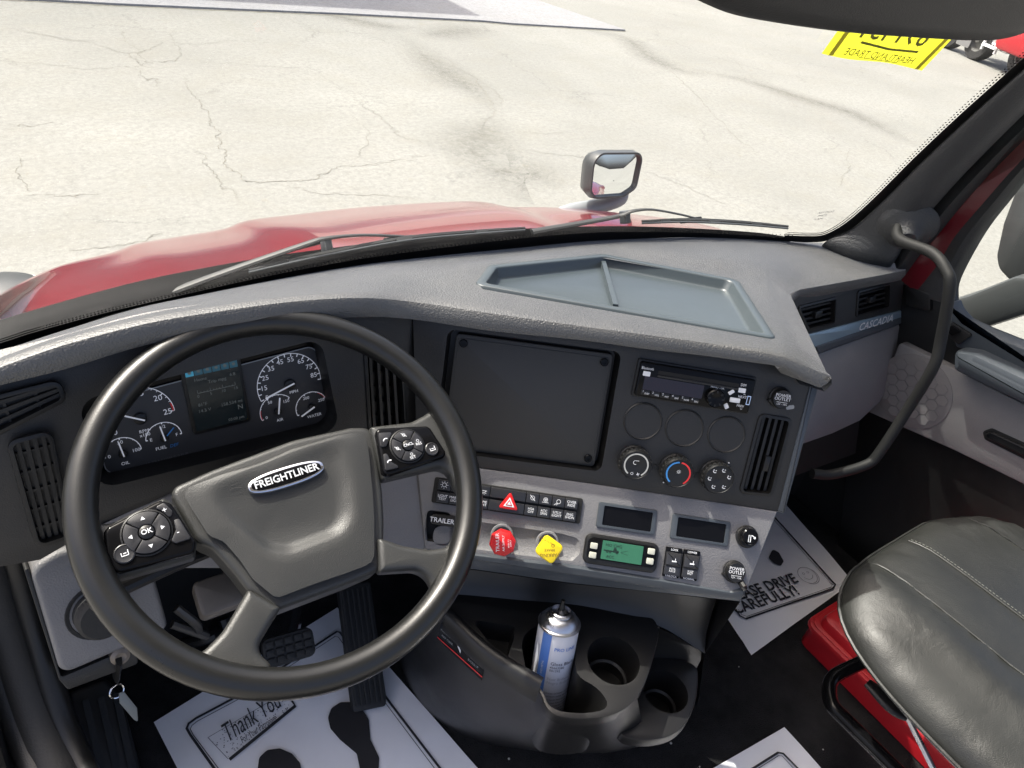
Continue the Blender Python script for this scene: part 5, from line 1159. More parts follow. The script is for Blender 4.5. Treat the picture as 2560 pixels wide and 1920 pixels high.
plft = pod([(258,1330),(268,1316),(400,1249),(428,1256),(490,1352),(486,1382),(290,1434),(262,1385)], (367,1331), 56, (311,1384), 23, 'left thumb control with arrow pad', 'L')
prgt = pod([(938,1070),(1068,1063),(1078,1070),(1117,1130),(1112,1142),(962,1192)], (1019,1114), 43, (1080,1122), 16, 'right thumb control with cruise keys', 'R')
for pts, sy in (([(385,1270),(410,1256),(432,1278),(426,1296),(404,1276)], '+'), ([(434,1300),(448,1296),(478,1346),(440,1358),(428,1352),(440,1325)], '-')):
    k_ = slab('volume_key', m_btn, plft, SWF, pts, 0.0, 0.0035, 0.002, 0.0006)
    mb = MB(); c_ = (sum(p[0] for p in pts)/len(pts), sum(p[1] for p in pts)/len(pts)); mb.text(SWF, *SWF.at(*c_, 0.004), 0.009, sy, 0.0039, rot=er); mb.build('marking', m_white, k_, angle=0)
for pts in ([(946,1082),(982,1080),(972,1100),(966,1115),(952,1118)], [(958,1134),(968,1134),(978,1154),(1002,1168),(964,1176)]):
    k_ = slab('phone_key', m_btn, prgt, SWF, pts, 0.0, 0.003, 0.002, 0.0006); c_ = (sum(p[0] for p in pts)/len(pts), sum(p[1] for p in pts)/len(pts))
    mb = MB(); F = SWF.sub(*SWF.at(*c_, 0.004), 0.3, 0.0034); mb.arc(F, 0, -0.002, 0.0035, rad(30), rad(150), 0.0012, 0, 10); mb.build('marking', m_white, k_, angle=0)
# column
col_ = thing('steering_column', SWF.w(0, 0, -0.3), 'dark steering column shroud below the wheel hub', 'steering column')
mb = MB(); prev = None
for h, w_, hh in ((-0.045, 0.10, 0.11), (-0.09, 0.135, 0.15), (-0.2, 0.13, 0.15), (-0.30, 0.10, 0.12)):
    o = rrect(0.0, -0.01, w_, hh, 0.03, 5)
    if prev: mb.wall(SWF, o, h, prev[1], prev[0])
    else: mb.fill(SWF, [o], h)
    prev = (o, h)
mb.build('shroud', M('shroud_plastic', (0.035, 0.033, 0.032), 0.45, grain=(700, 0.3)), col_, angle=60)
MB().tube([SWF.w(0, -0.01, -0.28), SWF.w(0, -0.01, -0.62)], 0.022, 12).build('shaft', m_steel, col_)
MB().tube(smooth_path([SWF.w(-0.06, -0.02, -0.10), SWF.w(-0.14, -0.03, -0.08), SWF.w(-0.225, -0.045, -0.06)], 4), 0.008, 10).build('stalk', m_black, col_)
MB().plate(SWF, rrect(-0.085, -0.05, 0.06, 0.05, 0.008), -0.30, -0.26, 0.006).build('bracket', M('bracket_metal', (0.12, 0.105, 0.09), 0.5, metal=0.3, var=0.2), col_)
for i, (a, b) in enumerate((((430,1560), (560,1620)), ((455,1610), (540,1560)), ((440,1520), (480,1600)), ((560,1545), (520,1640)))):
    MB().tube(smooth_path([Yh(*a, 0.86), (Yh(*a, 0.84)+Yh(*b, 0.84))/2+V((0.02, 0, -0.02)), Yh(*b, 0.88)], 5), 0.008+0.003*(i % 2), 8).build('linkage', M('link_metal', (0.12, 0.11, 0.095), 0.5, metal=0.5) if i % 2 == 0 else m_black, col_)

# ================================================================== left knee panel, key, kick panel
NF = Fr(Yh(242, 1533, 0.70), 6, 24)
kn = thing('knee_panel', NF.w(0, -0.1), 'light grey lower panel left of the column with round black knob', 'panel')
soft('panel', m_grey, kn, NF, [(73,1424),(140,1382),(260,1345),(388,1444),(424,1575),(339,1612),(153,1692)], [0.02,0.02,0.012,0.012,0.012,0.02,0.015], -0.05, 0.0, 0.008)
MB().lathe(NF, *NF.at(248, 1528, 0.0), [(0.040, -0.002), (0.038, 0.0015), (0.034, 0.001), (0.031, -0.004), (0.029, 0.022), (0.025, 0.027), (0.01, 0.027)], 32).build('knob', m_rubber, kn)
slab('panel_edge', m_fascia, kn, NF, [(60,1425),(72,1420),(153,1694),(340,1614),(345,1660),(170,1725),(148,1700)], -0.06, -0.006, 0.004)
MB().lathe(NF, *NF.at(300, 1640, -0.005), [(0.014, -0.02), (0.012, -0.003), (0.007, 0.0), (0.005, -0.001)], 24).build('lock_cylinder', M('lock_metal', (0.20, 0.17, 0.14), 0.45, metal=0.4), kn)
ky = thing('key_set', NF.hit(300, 1650, 0.0), 'ignition key with ring and pale plastic tag hanging below the knee panel', 'key')
kd_ = NF.hit(296, 1646, 0.0)
MB().tube([kd_, Yh(290, 1690, 0.68)], 0.012, 8, flat=0.35).build('key_bow', m_black, ky)
rc = Yh(292, 1728, 0.675); RG = Fr(rc, 25, 25)
MB().tube([RG.w(0.0095*math.cos(a), 0.0095*math.sin(a)) for a in [i*math.pi/10 for i in range(21)]], 0.0012, 6).build('ring', m_chrome, ky)
KT = Fr(Yh(322, 1768, 0.66), 20, 30)
slab('tag', M('tag_plastic', (0.20, 0.21, 0.195), 0.4), ky, KT, [(298,1732),(311,1730),(343,1770),(346,1806),(336,1800),(300,1758)], -0.002, 0.0, 0.002, 0.0006)
QF = Fr(Zh(255, 1830, -1.27), 12, 62)
kp = thing('footrest', QF.o, 'ribbed black footrest panel in the lower left corner', 'footrest')
soft('panel', m_console, kp, QF, [(165,1728),(262,1692),(300,1725),(372,1990),(215,2000)], 0.014, -0.06, 0.0, 0.010)
for i in range(3):
    a = V(QF.at(214+38*i, 1750-8*i, 0.004)); b = V(QF.at(262+38*i, 1960, 0.004)); MB().bar(QF, [a, b], 0.010, 0.005, h0=-0.002).build('rib', m_rubber, kp)
# door opening trim at the far left
lt = thing('door_opening_trim', Zh(60, 1700, -1.1), 'dark curved door seal running down the lower left edge', 'trim')
for k_, (off, r_, mt) in enumerate(((0, 0.026, m_rubber), (-55, 0.020, m_fascia), (62, 0.016, m_black))):
    pts = [(-40+off, 1330), (-5+off, 1460), (30+off, 1590), (75+off, 1740), (120+off, 1860), (190+off, 2010)]
    MB().tube(smooth_path([Zh(x, y, z) for (x, y), z in zip(pts, (-0.80, -0.88, -0.95, -1.02, -1.06, -1.08))], 5), r_, 10).build('seal', mt, lt, angle=60)
struct(MB().add([(-0.18, 1.1, -0.5), (-0.18, 0.55, -1.15), (-0.18, 0.3, -1.5), (-0.18, 1.1, -1.5)], [(0, 1, 2, 3)]).build('cab_side', m_deep, angle=0))

# ================================================================== floor, mats, pedals
FL = Fr((0, 0, FZ), uvn=((1, 0, 0), (0, 1, 0), (0, 0, 1)))
struct(MB().fill(FL, [[(-0.2, -0.6), (1.62, -0.6), (1.62, 1.05), (-0.2, 1.05)]], 0).build('cab_floor', m_carpet, angle=0))
def wav(x, y): return 0.003+0.003*(0.5+0.5*math.sin(x*23+y*11))*(0.6+0.4*math.sin(y*31-x*9))+0.0022*math.exp(-abs(x*0.55-y*0.83+0.43)/0.005)+0.002*math.exp(-abs(x*0.9+y*0.43-1.16)/0.006)
def sheet(fr, o, name, lab, amp=0.006, n=26):
    """paper sheet with slight waviness; o = 4 corners in fr"""
    a, b, c, d = [V(q) for q in o]; rows = []
    for i in range(n+1):
        r_ = []
        for j in range(n+1):
            p = a.lerp(b, j/n).lerp(d.lerp(c, j/n), i/n); r_.append(fr.w(p.x, p.y, wav(p.x, p.y)))
        rows.append(r_)
    root = thing(name, fr.w(*((a+c)/2)), lab, 'paper mat', 'paper floor mats')
    MB().grid(rows).build('sheet', m_paper, root, angle=60); return root
PH = 0.0078
m_shoe = M('shoe_ink', (0.020, 0.019, 0.021), 0.8, var=0.35)
def fpt(x, y): return V(FL.at(x, y, 0.006))
A, A2 = fpt(384, 1804), fpt(842, 1517); B1, B2_ = fpt(966, 1657), fpt(1200, 1925)
e = (A2-A).normalized(); f_ = (B2_-B1).normalized(); w0 = B1-A
t = (w0.x*f_.y-w0.y*f_.x)/(e.x*f_.y-e.y*f_.x); Bc = A+e*t
dn = (fpt(437, 1908)-A).normalized()
s1 = sheet(FL, [A, Bc, Bc+f_*0.55, A+dn*0.55], 'paper_floor_mat', 'white paper mat under the pedals printed Thank You with shoe prints')
th = math.atan2(e.y, e.x)
tpx = lambda *p: [tuple(fpt(*q)) for q in p]
mb = MB(); tx = [fpt(557, 1842), fpt(695, 1750)]; tr_ = math.atan2((tx[1]-tx[0]).y, (tx[1]-tx[0]).x); m_ = (tx[0]+tx[1])/2
mb.text(FL, m_.x, m_.y, 0.052, 'Thank You', PH, rot=tr_, shear=0.35, sx=(tx[1]-tx[0]).length/0.232)
q0, q1 = fpt(600, 1858), fpt(692, 1790); m_ = (q0+q1)/2; mb.text(FL, m_.x, m_.y, 0.019, 'For Your Patronage', PH, rot=tr_, shear=0.3, sx=(q1-q0).length/0.165)
mb.build('lettering', m_ink, s1, angle=0)
mb = MB(); mb.bar(FL, tpx((722,1742),(738,1766),(574,1900)), 0.006, PH); mb.build('box_shadow', m_ink, s1, angle=0)
mb = MB(); mb.bar(FL, tpx((520,1845),(700,1740)), 0.001, PH); mb.bar(FL, tpx((520,1845),(570,1898)), 0.001, PH)
for i in range(160):
    a_, b_ = random.random(), random.random(); p = fpt(520, 1845).lerp(fpt(700, 1740), a_).lerp(fpt(572, 1898).lerp(fpt(736, 1768), a_), b_); mb.fill(FL, [circ(p.x, p.y, random.uniform(0.0006, 0.0014), 5)], PH-0.0004)
mb.build('box_speckle', m_ink2, s1, angle=0)
mb = MB(); mb.bar(FL, tpx((545,1935),(476,1838),(467,1822),(472,1810),(490,1797),(610,1733),(842,1580),(850,1582),(980,1765),(1110,1935)), 0.0042, PH)
mb.bar(FL, tpx((556,1935),(483,1838),(476,1824),(480,1815),(494,1804),(612,1741),(838,1592),(846,1594),(972,1770),(1096,1935)), 0.0012, PH); mb.build('border', m_ink, s1, angle=0)
ft = [(820,1795),(828,1772),(850,1757),(876,1756),(902,1768),(922,1800),(926,1850),(948,1895),(946,1935),(902,1935),(892,1885),(850,1850),(826,1822)]
ft2 = [(643,1935),(648,1895),(668,1876),(700,1872),(730,1885),(750,1908),(756,1935)]
for o in (ft, ft2): MB().plate(FL, rpoly([tuple(fpt(*p)) for p in o], 0.01), PH-0.001, PH).build('shoe_print', m_shoe, s1, angle=0)
# second sheet peeking below-left
A3 = fpt(400, 1922); s1b = None
# passenger mat
c6 = lambda x, y: (1760+x*0.4341, 1200+y*0.4341)
pc = [fpt(*c6(275, 1005)), fpt(*c6(850, 590)), fpt(*c6(470, 150)), fpt(*c6(135, 815))]
dA = (pc[1]-pc[0]); dl = (pc[2]-pc[1]); s2 = sheet(FL, [pc[0], pc[0]+dA*1.02, pc[0]+dA*1.02+dl*1.08, pc[0]+dl*1.08+dA*0.02], 'paper_floor_mat', 'white paper mat in the passenger footwell printed please drive carefully with smiling face')
tr2 = math.atan2((fpt(1994, 1465)-fpt(1868, 1504)).y, (fpt(1994, 1465)-fpt(1868, 1504)).x)
mb = MB(); a_ = fpt(1989, 1446); mb.text(FL, a_.x, a_.y, 0.039, 'PLEASE DRIVE', PH, rot=tr2, align='RIGHT', bold=0.02, sx=0.9); a_ = fpt(1993, 1476); mb.text(FL, a_.x, a_.y, 0.039, 'CAREFULLY!', PH, rot=tr2, align='RIGHT', bold=0.02, sx=0.9); mb.build('lettering', m_ink, s2, angle=0)
sm = fpt(2018, 1439); F = FL.sub(sm.x, sm.y, tr2, PH); mb = MB(); mb.arc(F, 0, 0, 0.024, 0, 6.284, 0.0012, 0, 32); mb.arc(F, 0.003, -0.003, 0.024, -2.4, 0.6, 0.0012, 0, 24); mb.arc(F, 0, 0.002, 0.014, rad(200), rad(340), 0.0012, 0, 16)
for s_ in (-0.007, 0.007): mb.arc(F, s_, 0.007, 0.0028, 0, 6.28, 0.001, 0, 8)
mb.build('smiling_face', m_ink2, s2, angle=0)
mb = MB(); mb.bar(FL, tpx(c6(180, 745), c6(205, 785), c6(240, 802), c6(740, 628), c6(755, 605), c6(445, 260), c6(380, 190)), 0.0045, PH); mb.bar(FL, tpx(c6(196, 748), c6(216, 778), c6(246, 788), c6(728, 620), c6(738, 605), c6(435, 270), c6(370, 200)), 0.0012, PH); mb.build('border', m_ink, s2, angle=0)
MB().plate(FL, rpoly([tuple(fpt(*c6(*p))) for p in [(370,450),(395,400),(430,420),(458,470),(440,500),(400,480)]], 0.008), PH-0.001, PH).build('shoe_print', m_ink, s2, angle=0)
pd3 = [fpt(*c6(465, 1420)), fpt(*c6(680, 1659)), fpt(*c6(50, 1659))]; d1, d2_ = (pd3[1]-pd3[0]).normalized(), (pd3[2]-pd3[0]).normalized()
s3 = sheet(FL, [pd3[0], pd3[0]+d1*0.5, pd3[0]+d1*0.5+d2_*0.4, pd3[0]+d2_*0.4], 'paper_floor_mat', 'white paper mat corner at the bottom edge between console and seat')
mb = MB(); mb.bar(FL, tpx(c6(270, 1670), c6(425, 1572), c6(455, 1578), c6(545, 1670)), 0.004, PH); mb.bar(FL, tpx(c6(300, 1670), c6(428, 1590), c6(448, 1592), c6(520, 1670)), 0.0012, PH); mb.build('border', m_ink, s3, angle=0)
# pedals
BPF = Fr(Yh(730, 1615, 0.74), 0, 48)
bp = thing('brake_pedal', Yh(730, 1640, 0.76), 'black brake pedal with square tread blocks and steel arm', 'pedal')
bpo = rect4(BPF, [(662,1606),(772,1563),(800,1640),(655,1672)])
MB().plate(BPF, rrect(bpo[0], bpo[1], bpo[2], bpo[3], 0.012, 4, bpo[4]), -0.015, 0.0, 0.003, back=True).build('pad', m_rubber, bp)
bs = BPF.sub(bpo[0], bpo[1], bpo[4])
for i in range(5):
    for j in range(3): MB().plate(bs, rrect((i-2)*bpo[2]*0.185, (j-1)*bpo[3]*0.28, bpo[2]*0.15, bpo[3]*0.22, 0.002), 0, 0.004, 0.001).build('tread_block', m_rubber, bp)
MB().tube([BPF.w(bpo[0]+0.01, bpo[1]+0.01, -0.01), Yh(742, 1540, 0.83), Yh(735, 1480, 0.9)], 0.011, 8).build('arm', m_chrome, bp)
b_lo, b_hi = V((0.312, 0.628, -1.295)), V((0.375, 0.80, -1.175))
AV = (b_hi-b_lo).normalized(); AU = V((1, 0, 0)); AU = (AU-AV*AU.dot(AV)).normalized(); APF = Fr((b_lo+b_hi)/2, uvn=(AU, AV, AU.cross(AV)))
APF = Fr(Yh(905, 1620, 0.715), 0, 56)
ap = thing('accelerator_pedal', Yh(920, 1770, 0.62), 'long black ribbed accelerator pedal standing on the floor', 'pedal')
apo = [(846,1470),(926,1452),(966,1738),(966,1765),(884,1782)]
MB().plate(APF, pp(APF, apo, 0.006), -0.02, 0.0, 0.003, back=True).build('pad', m_rubber, ap)
for i in range(6):
    t = (i+0.7)/6.4; a = V(APF.at(846+80*t, 1472-18*t, 0.003)); b = V(APF.at(884+82*t, 1778-16*t, 0.003)); MB().bar(APF, [a.lerp(b, 0.03), a.lerp(b, 0.97)], 0.0035, 0.004, h0=-0.001).build('rib', m_rubber, ap, angle=0)

# ================================================================== console with cup holders
ZD = -1.0
CF = Fr((0.6, 0.4, ZD), uvn=((math.cos(rad(-36)), math.sin(rad(-36)), 0), (-math.sin(rad(-36)), math.cos(rad(-36)), 0), (0, 0, 1)))
con = thing('cup_holder_console', V((0.62, 0.4, FZ)), 'dark moulded floor console with cup holders below the switch panel', 'console')
deck = [(1075,1478),(1300,1492),(1500,1510),(1660,1536),(1628,1672),(1600,1742),(1545,1788),(1450,1800),(1368,1786),(1347,1712),(1217,1633),(1108,1533)]
dko = chaikin(ccw([CF.at(*p) for p in deck]), 3)
def cupc(x, y, r_): u, v = CF.at(x, y); return u, v, r_
k1 = V(CF.at(1372, 1622)); cup1 = [(k1.x+0.043*math.cos(rad(a)), k1.y+0.043*math.sin(rad(a))) for a in range(-10, 200, 10)]
cup1 += [CF.at(*p) for p in [(1318,1690),(1356,1722),(1374,1774),(1455,1786),(1528,1772),(1500,1722),(1440,1690)]]
cup1 = ccw(chaikin(cup1, 2))
k2 = V(CF.at(1534, 1650)); cup2 = circ(k2.x, k2.y, 0.042, 40)
pk = pp(CF, [(1180,1549),(1288,1565),(1284,1600),(1268,1646),(1246,1638)], 0.006)
MB().plate(CF, dko, -0.02, 0.0, 0.003, holes=[cup1, cup2, pk]).build('deck', m_console, con, angle=40)
def well(o, depth, taper, name, ledge=None):
    mb = MB(); o2 = inset(o, taper); mb.wall(CF, R(o2), -depth, -0.0005, R(o)); mb.fill(CF, [o2], -depth); return mb.build(name, m_console, con, angle=40)
well(cup1, 0.13, 0.002, 'front_cup'); well(cup2, 0.085, 0.006, 'round_cup'); well(pk, 0.04, 0.004, 'pocket')
MB().lathe(CF, k2.x, k2.y, [(0.036, -0.055), (0.0335, -0.052), (0.030, -0.055)], 36, False).build('cup_ledge', m_console, con)
# raised spine on the driver side of the deck
sp_ = [(1110,1532),(1217,1632),(1346,1712)]
P = smooth_path([CF.hit(x, y, 0.0) for x, y in sp_], 8); n = len(P)
MB().grid([[p+V((0.014, 0.005, -0.004)) for p in P], [p+V((0.010, 0.003, 0.008)) for p in P], [p+V((0.003, -0.002, 0.010)) for p in P], [p+V((-0.004, -0.008, 0.005)) for p in P], [p+V((-0.006, -0.010, -0.03)) for p in P]]).build('spine', m_console, con, angle=60)
# skirt to the floor
top_px = [(1108,1533),(1160,1585),(1217,1633),(1280,1675),(1347,1712),(1368,1786),(1450,1800),(1545,1788),(1600,1742)]
flo_px = [(985,1600),(1005,1680),(1045,1748),(1100,1805),(1170,1845),(1270,1868),(1400,1876),(1520,1878),(1620,1862)]
ia = min(range(len(dko)), key=lambda i: (V(dko[i])-V(CF.at(1110, 1533))).length); ib = min(range(len(dko)), key=lambda i: (V(dko[i])-V(CF.at(1600, 1742))).length)
nd = len(dko); fwd_ = [dko[(ia+k) % nd] for k in range(((ib-ia) % nd)+1)]; bwd_ = [dko[(ia-k) % nd] for k in range(((ia-ib) % nd)+1)]
mid_ = V(CF.at(1347, 1712)); pick = fwd_ if min((V(q)-mid_).length for q in fwd_) < min((V(q)-mid_).length for q in bwd_) else bwd_
TP = resample([CF.w(q[0], q[1], -0.003) for q in pick], 45); FP = resample(smooth_path([Zh(x, y, FZ+0.002) for x, y in flo_px], 5), 45)
sk = [[a.lerp(b, t)+V((-0.02, -0.03, 0.0))*math.sin(math.pi*t)*(0.6) for a, b in zip(TP, FP)] for t in (0, 0.06, 0.12, 0.2, 0.3, 0.4, 0.5, 0.62, 0.75, 0.86, 0.93, 1.0)]
MB().grid(sk).build('skirt', m_console, con, angle=60)
nS = len(sk[0]); ST = BVHTree.FromPolygons([q for r in sk for q in r], [(i*nS+j, i*nS+j+1, i*nS+nS+j+1, i*nS+nS+j) for i in range(len(sk)-1) for j in range(nS-1)])
def onsk(x, y):
    r = ST.ray_cast(V((0, 0, 0)), ray(x, y).normalized()); return r[0] if r[0] is not None else CF.hit(x, y, -0.06)
# third cup, lower pod
C3 = CF.up(-0.085)
d3 = chaikin(ccw([C3.at(*p) for p in [(1560,1640),(1745,1645),(1748,1722),(1726,1798),(1684,1842),(1610,1854),(1540,1840),(1556,1760)]]), 3)
k3 = V(C3.at(1664, 1728)); c3o = circ(k3.x, k3.y, 0.038, 36)
MB().plate(C3, d3, -0.02, 0.0, 0.004, holes=[c3o]).build('side_deck', m_console, con, angle=40)
mb = MB(); mb.wall(C3, R(inset(c3o, 0.005)), -0.075, -0.0005, R(c3o)); mb.fill(C3, [inset(c3o, 0.005)], -0.075); mb.build('side_cup', m_console, con, angle=40)
MB().lathe(C3, k3.x, k3.y, [(0.033, -0.05), (0.0305, -0.047), (0.027, -0.05)], 36, False).build('cup_ledge', m_console, con)
MB().wall(C3, [(p[0]-0.01, p[1]+0.085) for p in inset(d3, 0.02)], -0.245, -0.004, d3).build('side_skirt', m_console, con, angle=40)
# wall between console and switch panel
tpx_ = [(1040,1402),(1150,1420),(1300,1441),(1434,1460),(1640,1481),(1850,1505)]; bpx_ = [(1085,1500),(1130,1498),(1300,1513),(1450,1526),(1631,1558),(1762,1634)]
TW = [LB.hit(x, y, 0.0) for x, y in tpx_]; BW = [CF.hit(x, y, -0.006) for x, y in bpx_[:5]]+[Zh(1762, 1634, -1.05)]
MW = [a.lerp(b, 0.35)+V((0.03, 0.05, 0)) for a, b in zip(TW, BW)]
MB().grid([smooth_path(q, 4) for q in (TW, [p+V((0.02, 0.03, -0.004)) for p in TW], MW, [a.lerp(b, 0.85)+V((0.012, 0.02, 0)) for a, b in zip(TW, BW)], BW)]).build('back_wall', m_console, con, angle=50)
RW = [TW[-1], BW[-1], Zh(1744, 1760, FZ)]
MB().grid([RW, [p+V((0.12, 0.12, 0)) for p in RW]]).build('side_wall', m_console, con, angle=0)
NW = [CF.hit(1605, 1553, -0.003), CF.hit(1650, 1566, -0.003).lerp(BW[-1], 0.3), BW[-1]]; NB = [C3.hit(1560, 1644, -0.003), C3.hit(1650, 1648, -0.003), C3.hit(1752, 1650, -0.003)]
MB().grid([NW, [a.lerp(b, 0.5)+V((0.01, 0.012, 0)) for a, b in zip(NW, NB)], NB, [p+V((0, 0, -0.25)) for p in NB]]).build('pod_wall', m_console, con, angle=50)
# warning sticker on the skirt
def skp(s_, t_, off=0.0015):
    """point on the skirt inside the sticker quad, s along, t down"""
    a = V((1104, 1556)).lerp(V((1214, 1646)), s_); b = V((1094, 1598)).lerp(V((1206, 1700)), s_); q = a.lerp(b, t_)
    r = ST.ray_cast(V((0, 0, 0)), ray(q.x, q.y).normalized())
    if r[0] is None: return CF.hit(q.x, q.y, -0.06)
    nn_ = r[1] if r[1].dot(ray(q.x, q.y)) < 0 else -r[1]; return r[0]+nn_*off
ss = MB().grid([[skp(i/14, j/5) for i in range(15)] for j in range(6)]).build('warning_sticker', m_gloss, con, angle=80)
MB().grid([[skp(i/14, t_, 0.0022) for i in range(15)] for t_ in (0.80, 0.86)]).build('red_line', m_redprint, ss, angle=0)
flat = Fr((0, 0, 0), uvn=((1, 0, 0), (0, 1, 0), (0, 0, 1))); mb = MB()
for s_, t_, tx_ in ((0.14, 0.3, 'WARNING'), (0.78, 0.35, 'DO NOT STEP'), (0.78, 0.6, 'BUCKLE UP'), (0.2, 0.55, 'KEEP CLEAR')):
    q_ = MB(); q_.text(flat, s_, t_, 0.16, tx_, 0, sx=0.28); q_.v = [skp(min(0.99, max(0.01, p.x)), min(0.99, max(0.01, 2*t_-p.y)), 0.0022) for p in q_.v]; mb.v, mb.f = mb.v+q_.v, mb.f+[tuple(i+len(mb.v) for i in f) for f in q_.f]
mb.build('marking', m_dimwhite, ss, angle=0)
MB().grid([[skp(0.42+0.02*i, 0.30+0.05*i+j*0.14, 0.0022) for i in range(5)] for j in range(2)]).build('belt_symbol', m_white, ss, angle=0)

# ================================================================== spray can
tc_ = ray(1403, 1530)*1.12; D_ = 0.0320; tb_ = 1.0
while (tc_-ray(1364, 1752)*tb_).length < 0.175 or tb_ < 1.13: tb_ += 0.002
ax_ = (tc_-ray(1364, 1752)*tb_).normalized()
ux_ = V((0.78, -0.63, 0)); ux_ = (ux_-ax_*ux_.dot(ax_)).normalized(); SC = Fr(tc_, uvn=(ux_, ax_.cross(ux_), ax_))
can = thing('spray_can', SC.w(0, 0, -0.2), 'white and blue spray paint can with bare valve standing in the cup holder', 'spray can')
lab_m = bpy.data.materials.new('can_label'); lab_m.use_nodes = True
lab_m.node_tree.nodes['Principled BSDF'].inputs['Base Color'].default_value = (0.72, 0.72, 0.76, 1); lab_m.node_tree.nodes['Principled BSDF'].inputs['Roughness'].default_value = 0.3
MB().lathe(SC, 0, 0, [(D_*0.95, -0.215), (D_, -0.211), (D_, -0.022)], 48, False).build('body', lab_m, can)
MB().lathe(SC, 0, 0, [(D_, -0.0222), (D_*1.045, -0.021), (D_*1.045, -0.018), (D_*0.99, -0.0168), (D_*0.96, -0.018), (D_*0.93, -0.0145), (D_*0.80, -0.0075), (D_*0.60, -0.0035), (D_*0.52, -0.003), (D_*0.52, 0.002), (D_*0.46, 0.003), (D_*0.42, -0.003), (D_*0.2, -0.003), (D_*0.18, 0.004), (D_*0.10, 0.005)], 48).build('dome', m_steel, can, angle=30)
MB().lathe(SC, 0, 0, [(0.0042, 0.003), (0.0042, 0.012), (0.0032, 0.014), (0.0030, 0.022)], 14).build('valve', m_black, can)
def wrap(a0_, h0_, a1_, h1_, name, mt, n=12):
    mb = MB(); rows = [[SC.w((D_+0.0003)*math.cos(a0_+(a1_-a0_)*i/n), (D_+0.0003)*math.sin(a0_+(a1_-a0_)*i/n), h) for i in range(n+1)] for h in (h0_, h1_)]; mb.grid(rows).build(name, mt, can, angle=60)
def wraptext(body, a, h, size, mt, name, sx=1.0, bold=0, rot=0, align='LEFT', R0=D_+0.0006):
    flat = Fr((0, 0, 0), uvn=((1, 0, 0), (0, 1, 0), (0, 0, 1))); mb = MB(); mb.text(flat, 0, 0, size, body, 0, sx=sx, bold=bold, rot=rot, align=align)
    mb.v = [SC.w(R0*math.cos(a+p.x/R0), R0*math.sin(a+p.x/R0), h+p.y) for p in mb.v]; mb.build(name, mt, can, angle=0)
toc = -SC.o; ang0 = math.atan2(toc.dot(SC.v), toc.dot(SC.u))        # side of the can that faces the seat
m_canblue = M('can_blue', (0.10, 0.22, 0.58), 0.3)
wrap(ang0-0.72, -0.211, ang0-0.22, -0.0225, 'blue_stripe', m_canblue)
wrap(ang0-1.35, -0.20, ang0-0.80, -0.05, 'side_print', M('fine_print', (0.55, 0.56, 0.60), 0.4))
m_cink = M('can_ink', (0.05, 0.05, 0.07), 0.4)
wraptext('PRO LINE', ang0-0.02, -0.046, 0.0085, m_canblue, 'brand_lettering', bold=0.01, sx=1.0)
wraptext('Gloss Black', ang0-0.08, -0.073, 0.0085, m_cink, 'colour_name', bold=0.005)
wraptext('45663580\n001392', ang0-0.08, -0.083, 0.0058, m_cink, 'lot_number', bold=0.005)
wraptext('Noir Brillant\nNegro Brillante', ang0-0.12, -0.106, 0.0072, M('grey_can_ink', (0.42, 0.43, 0.47), 0.4), 'translation')
for i in range(11):
    wraptext(('DANGER: EXTREMELY FLAMMABLE', 'CONTENTS UNDER PRESSURE', 'Vapor harmful. Read cautions', 'on back panel. Keep away from')[i % 4], ang0-0.14, -0.130-0.0062*i, 0.0042, m_cink, 'small_print', sx=0.8)
wraptext('HIGH GLOSS ENAMEL FOR WOOD AND METAL', ang0-0.47, -0.175, 0.0048, m_white, 'stripe_lettering', rot=math.pi/2)

# ================================================================== passenger seat
seat = thing('passenger_seat', V((1.17, -0.1, FZ)), 'black leather passenger seat cushion half in sunlight at lower right', 'seat')
cx_, cy_, hx, hy = 1.17, -0.13, 0.285, 0.405
def seat_z(x, y):
    z = -0.852-0.005*math.exp(-((x-1.045)/0.012)**2)-0.005*math.exp(-((x-1.315)/0.012)**2)-0.002*math.exp(-((x-1.15)/0.006)**2)
    if x < 1.045: z -= 0.030*((1.045-x)/0.15)**1.7-0.008*math.exp(-((x-1.0)/0.025)**2)
    if x > 1.315: z -= 0.030*((x-1.315)/0.15)**1.7
    return z-0.012*max(0, (y-0.14)/0.14)**2
rings = [(0.03, 0), (0.15, 0), (0.28, 0), (0.4, 0), (0.5, 0), (0.58, 0), (0.65, 0), (0.71, 0), (0.77, 0), (0.82, 0), (0.87, 0.0), (0.91, 0.002), (0.94, 0.005), (0.965, 0.011), (0.985, 0.019), (0.993, 0.028), (0.985, 0.037), (0.955, 0.050), (0.91, 0.064)]
rows = []
for r_, dz in rings:
    row = []
    for i in range(120):
        a = 2*math.pi*i/120; c, s_ = math.cos(a), math.sin(a); k_ = (abs(c)**4.5+abs(s_)**4.5)**(-1/4.5)
        x, y = cx_+hx*c*k_*r_, cy_+hy*s_*k_*r_
        if x > 1.25: y -= 0.25*max(0, x-1.25)*max(0, (y-cy_)/hy)
        z = seat_z(x, y)-dz
        if 0.86 < r_ < 0.99 and dz < 0.045: z += 0.0034*math.sin(a*52+2.5*math.sin(a*9))*(1-abs(r_-0.935)/0.07 if abs(r_-0.935) < 0.07 else 0)*(1.0 if x < cx_ else 0.5)
        row.append(V((x, y, z)))
    rows.append(row)
mb = MB().grid(rows, True); mb.f.append(tuple(range(119, -1, -1))); 
SB = BVHTree.FromPolygons([q.copy() for q in mb.v], [tuple(f) for f in mb.f])
cu_ob = mb.build('cushion', m_seat, seat, angle=70)
mb = MB(); rw2 = []
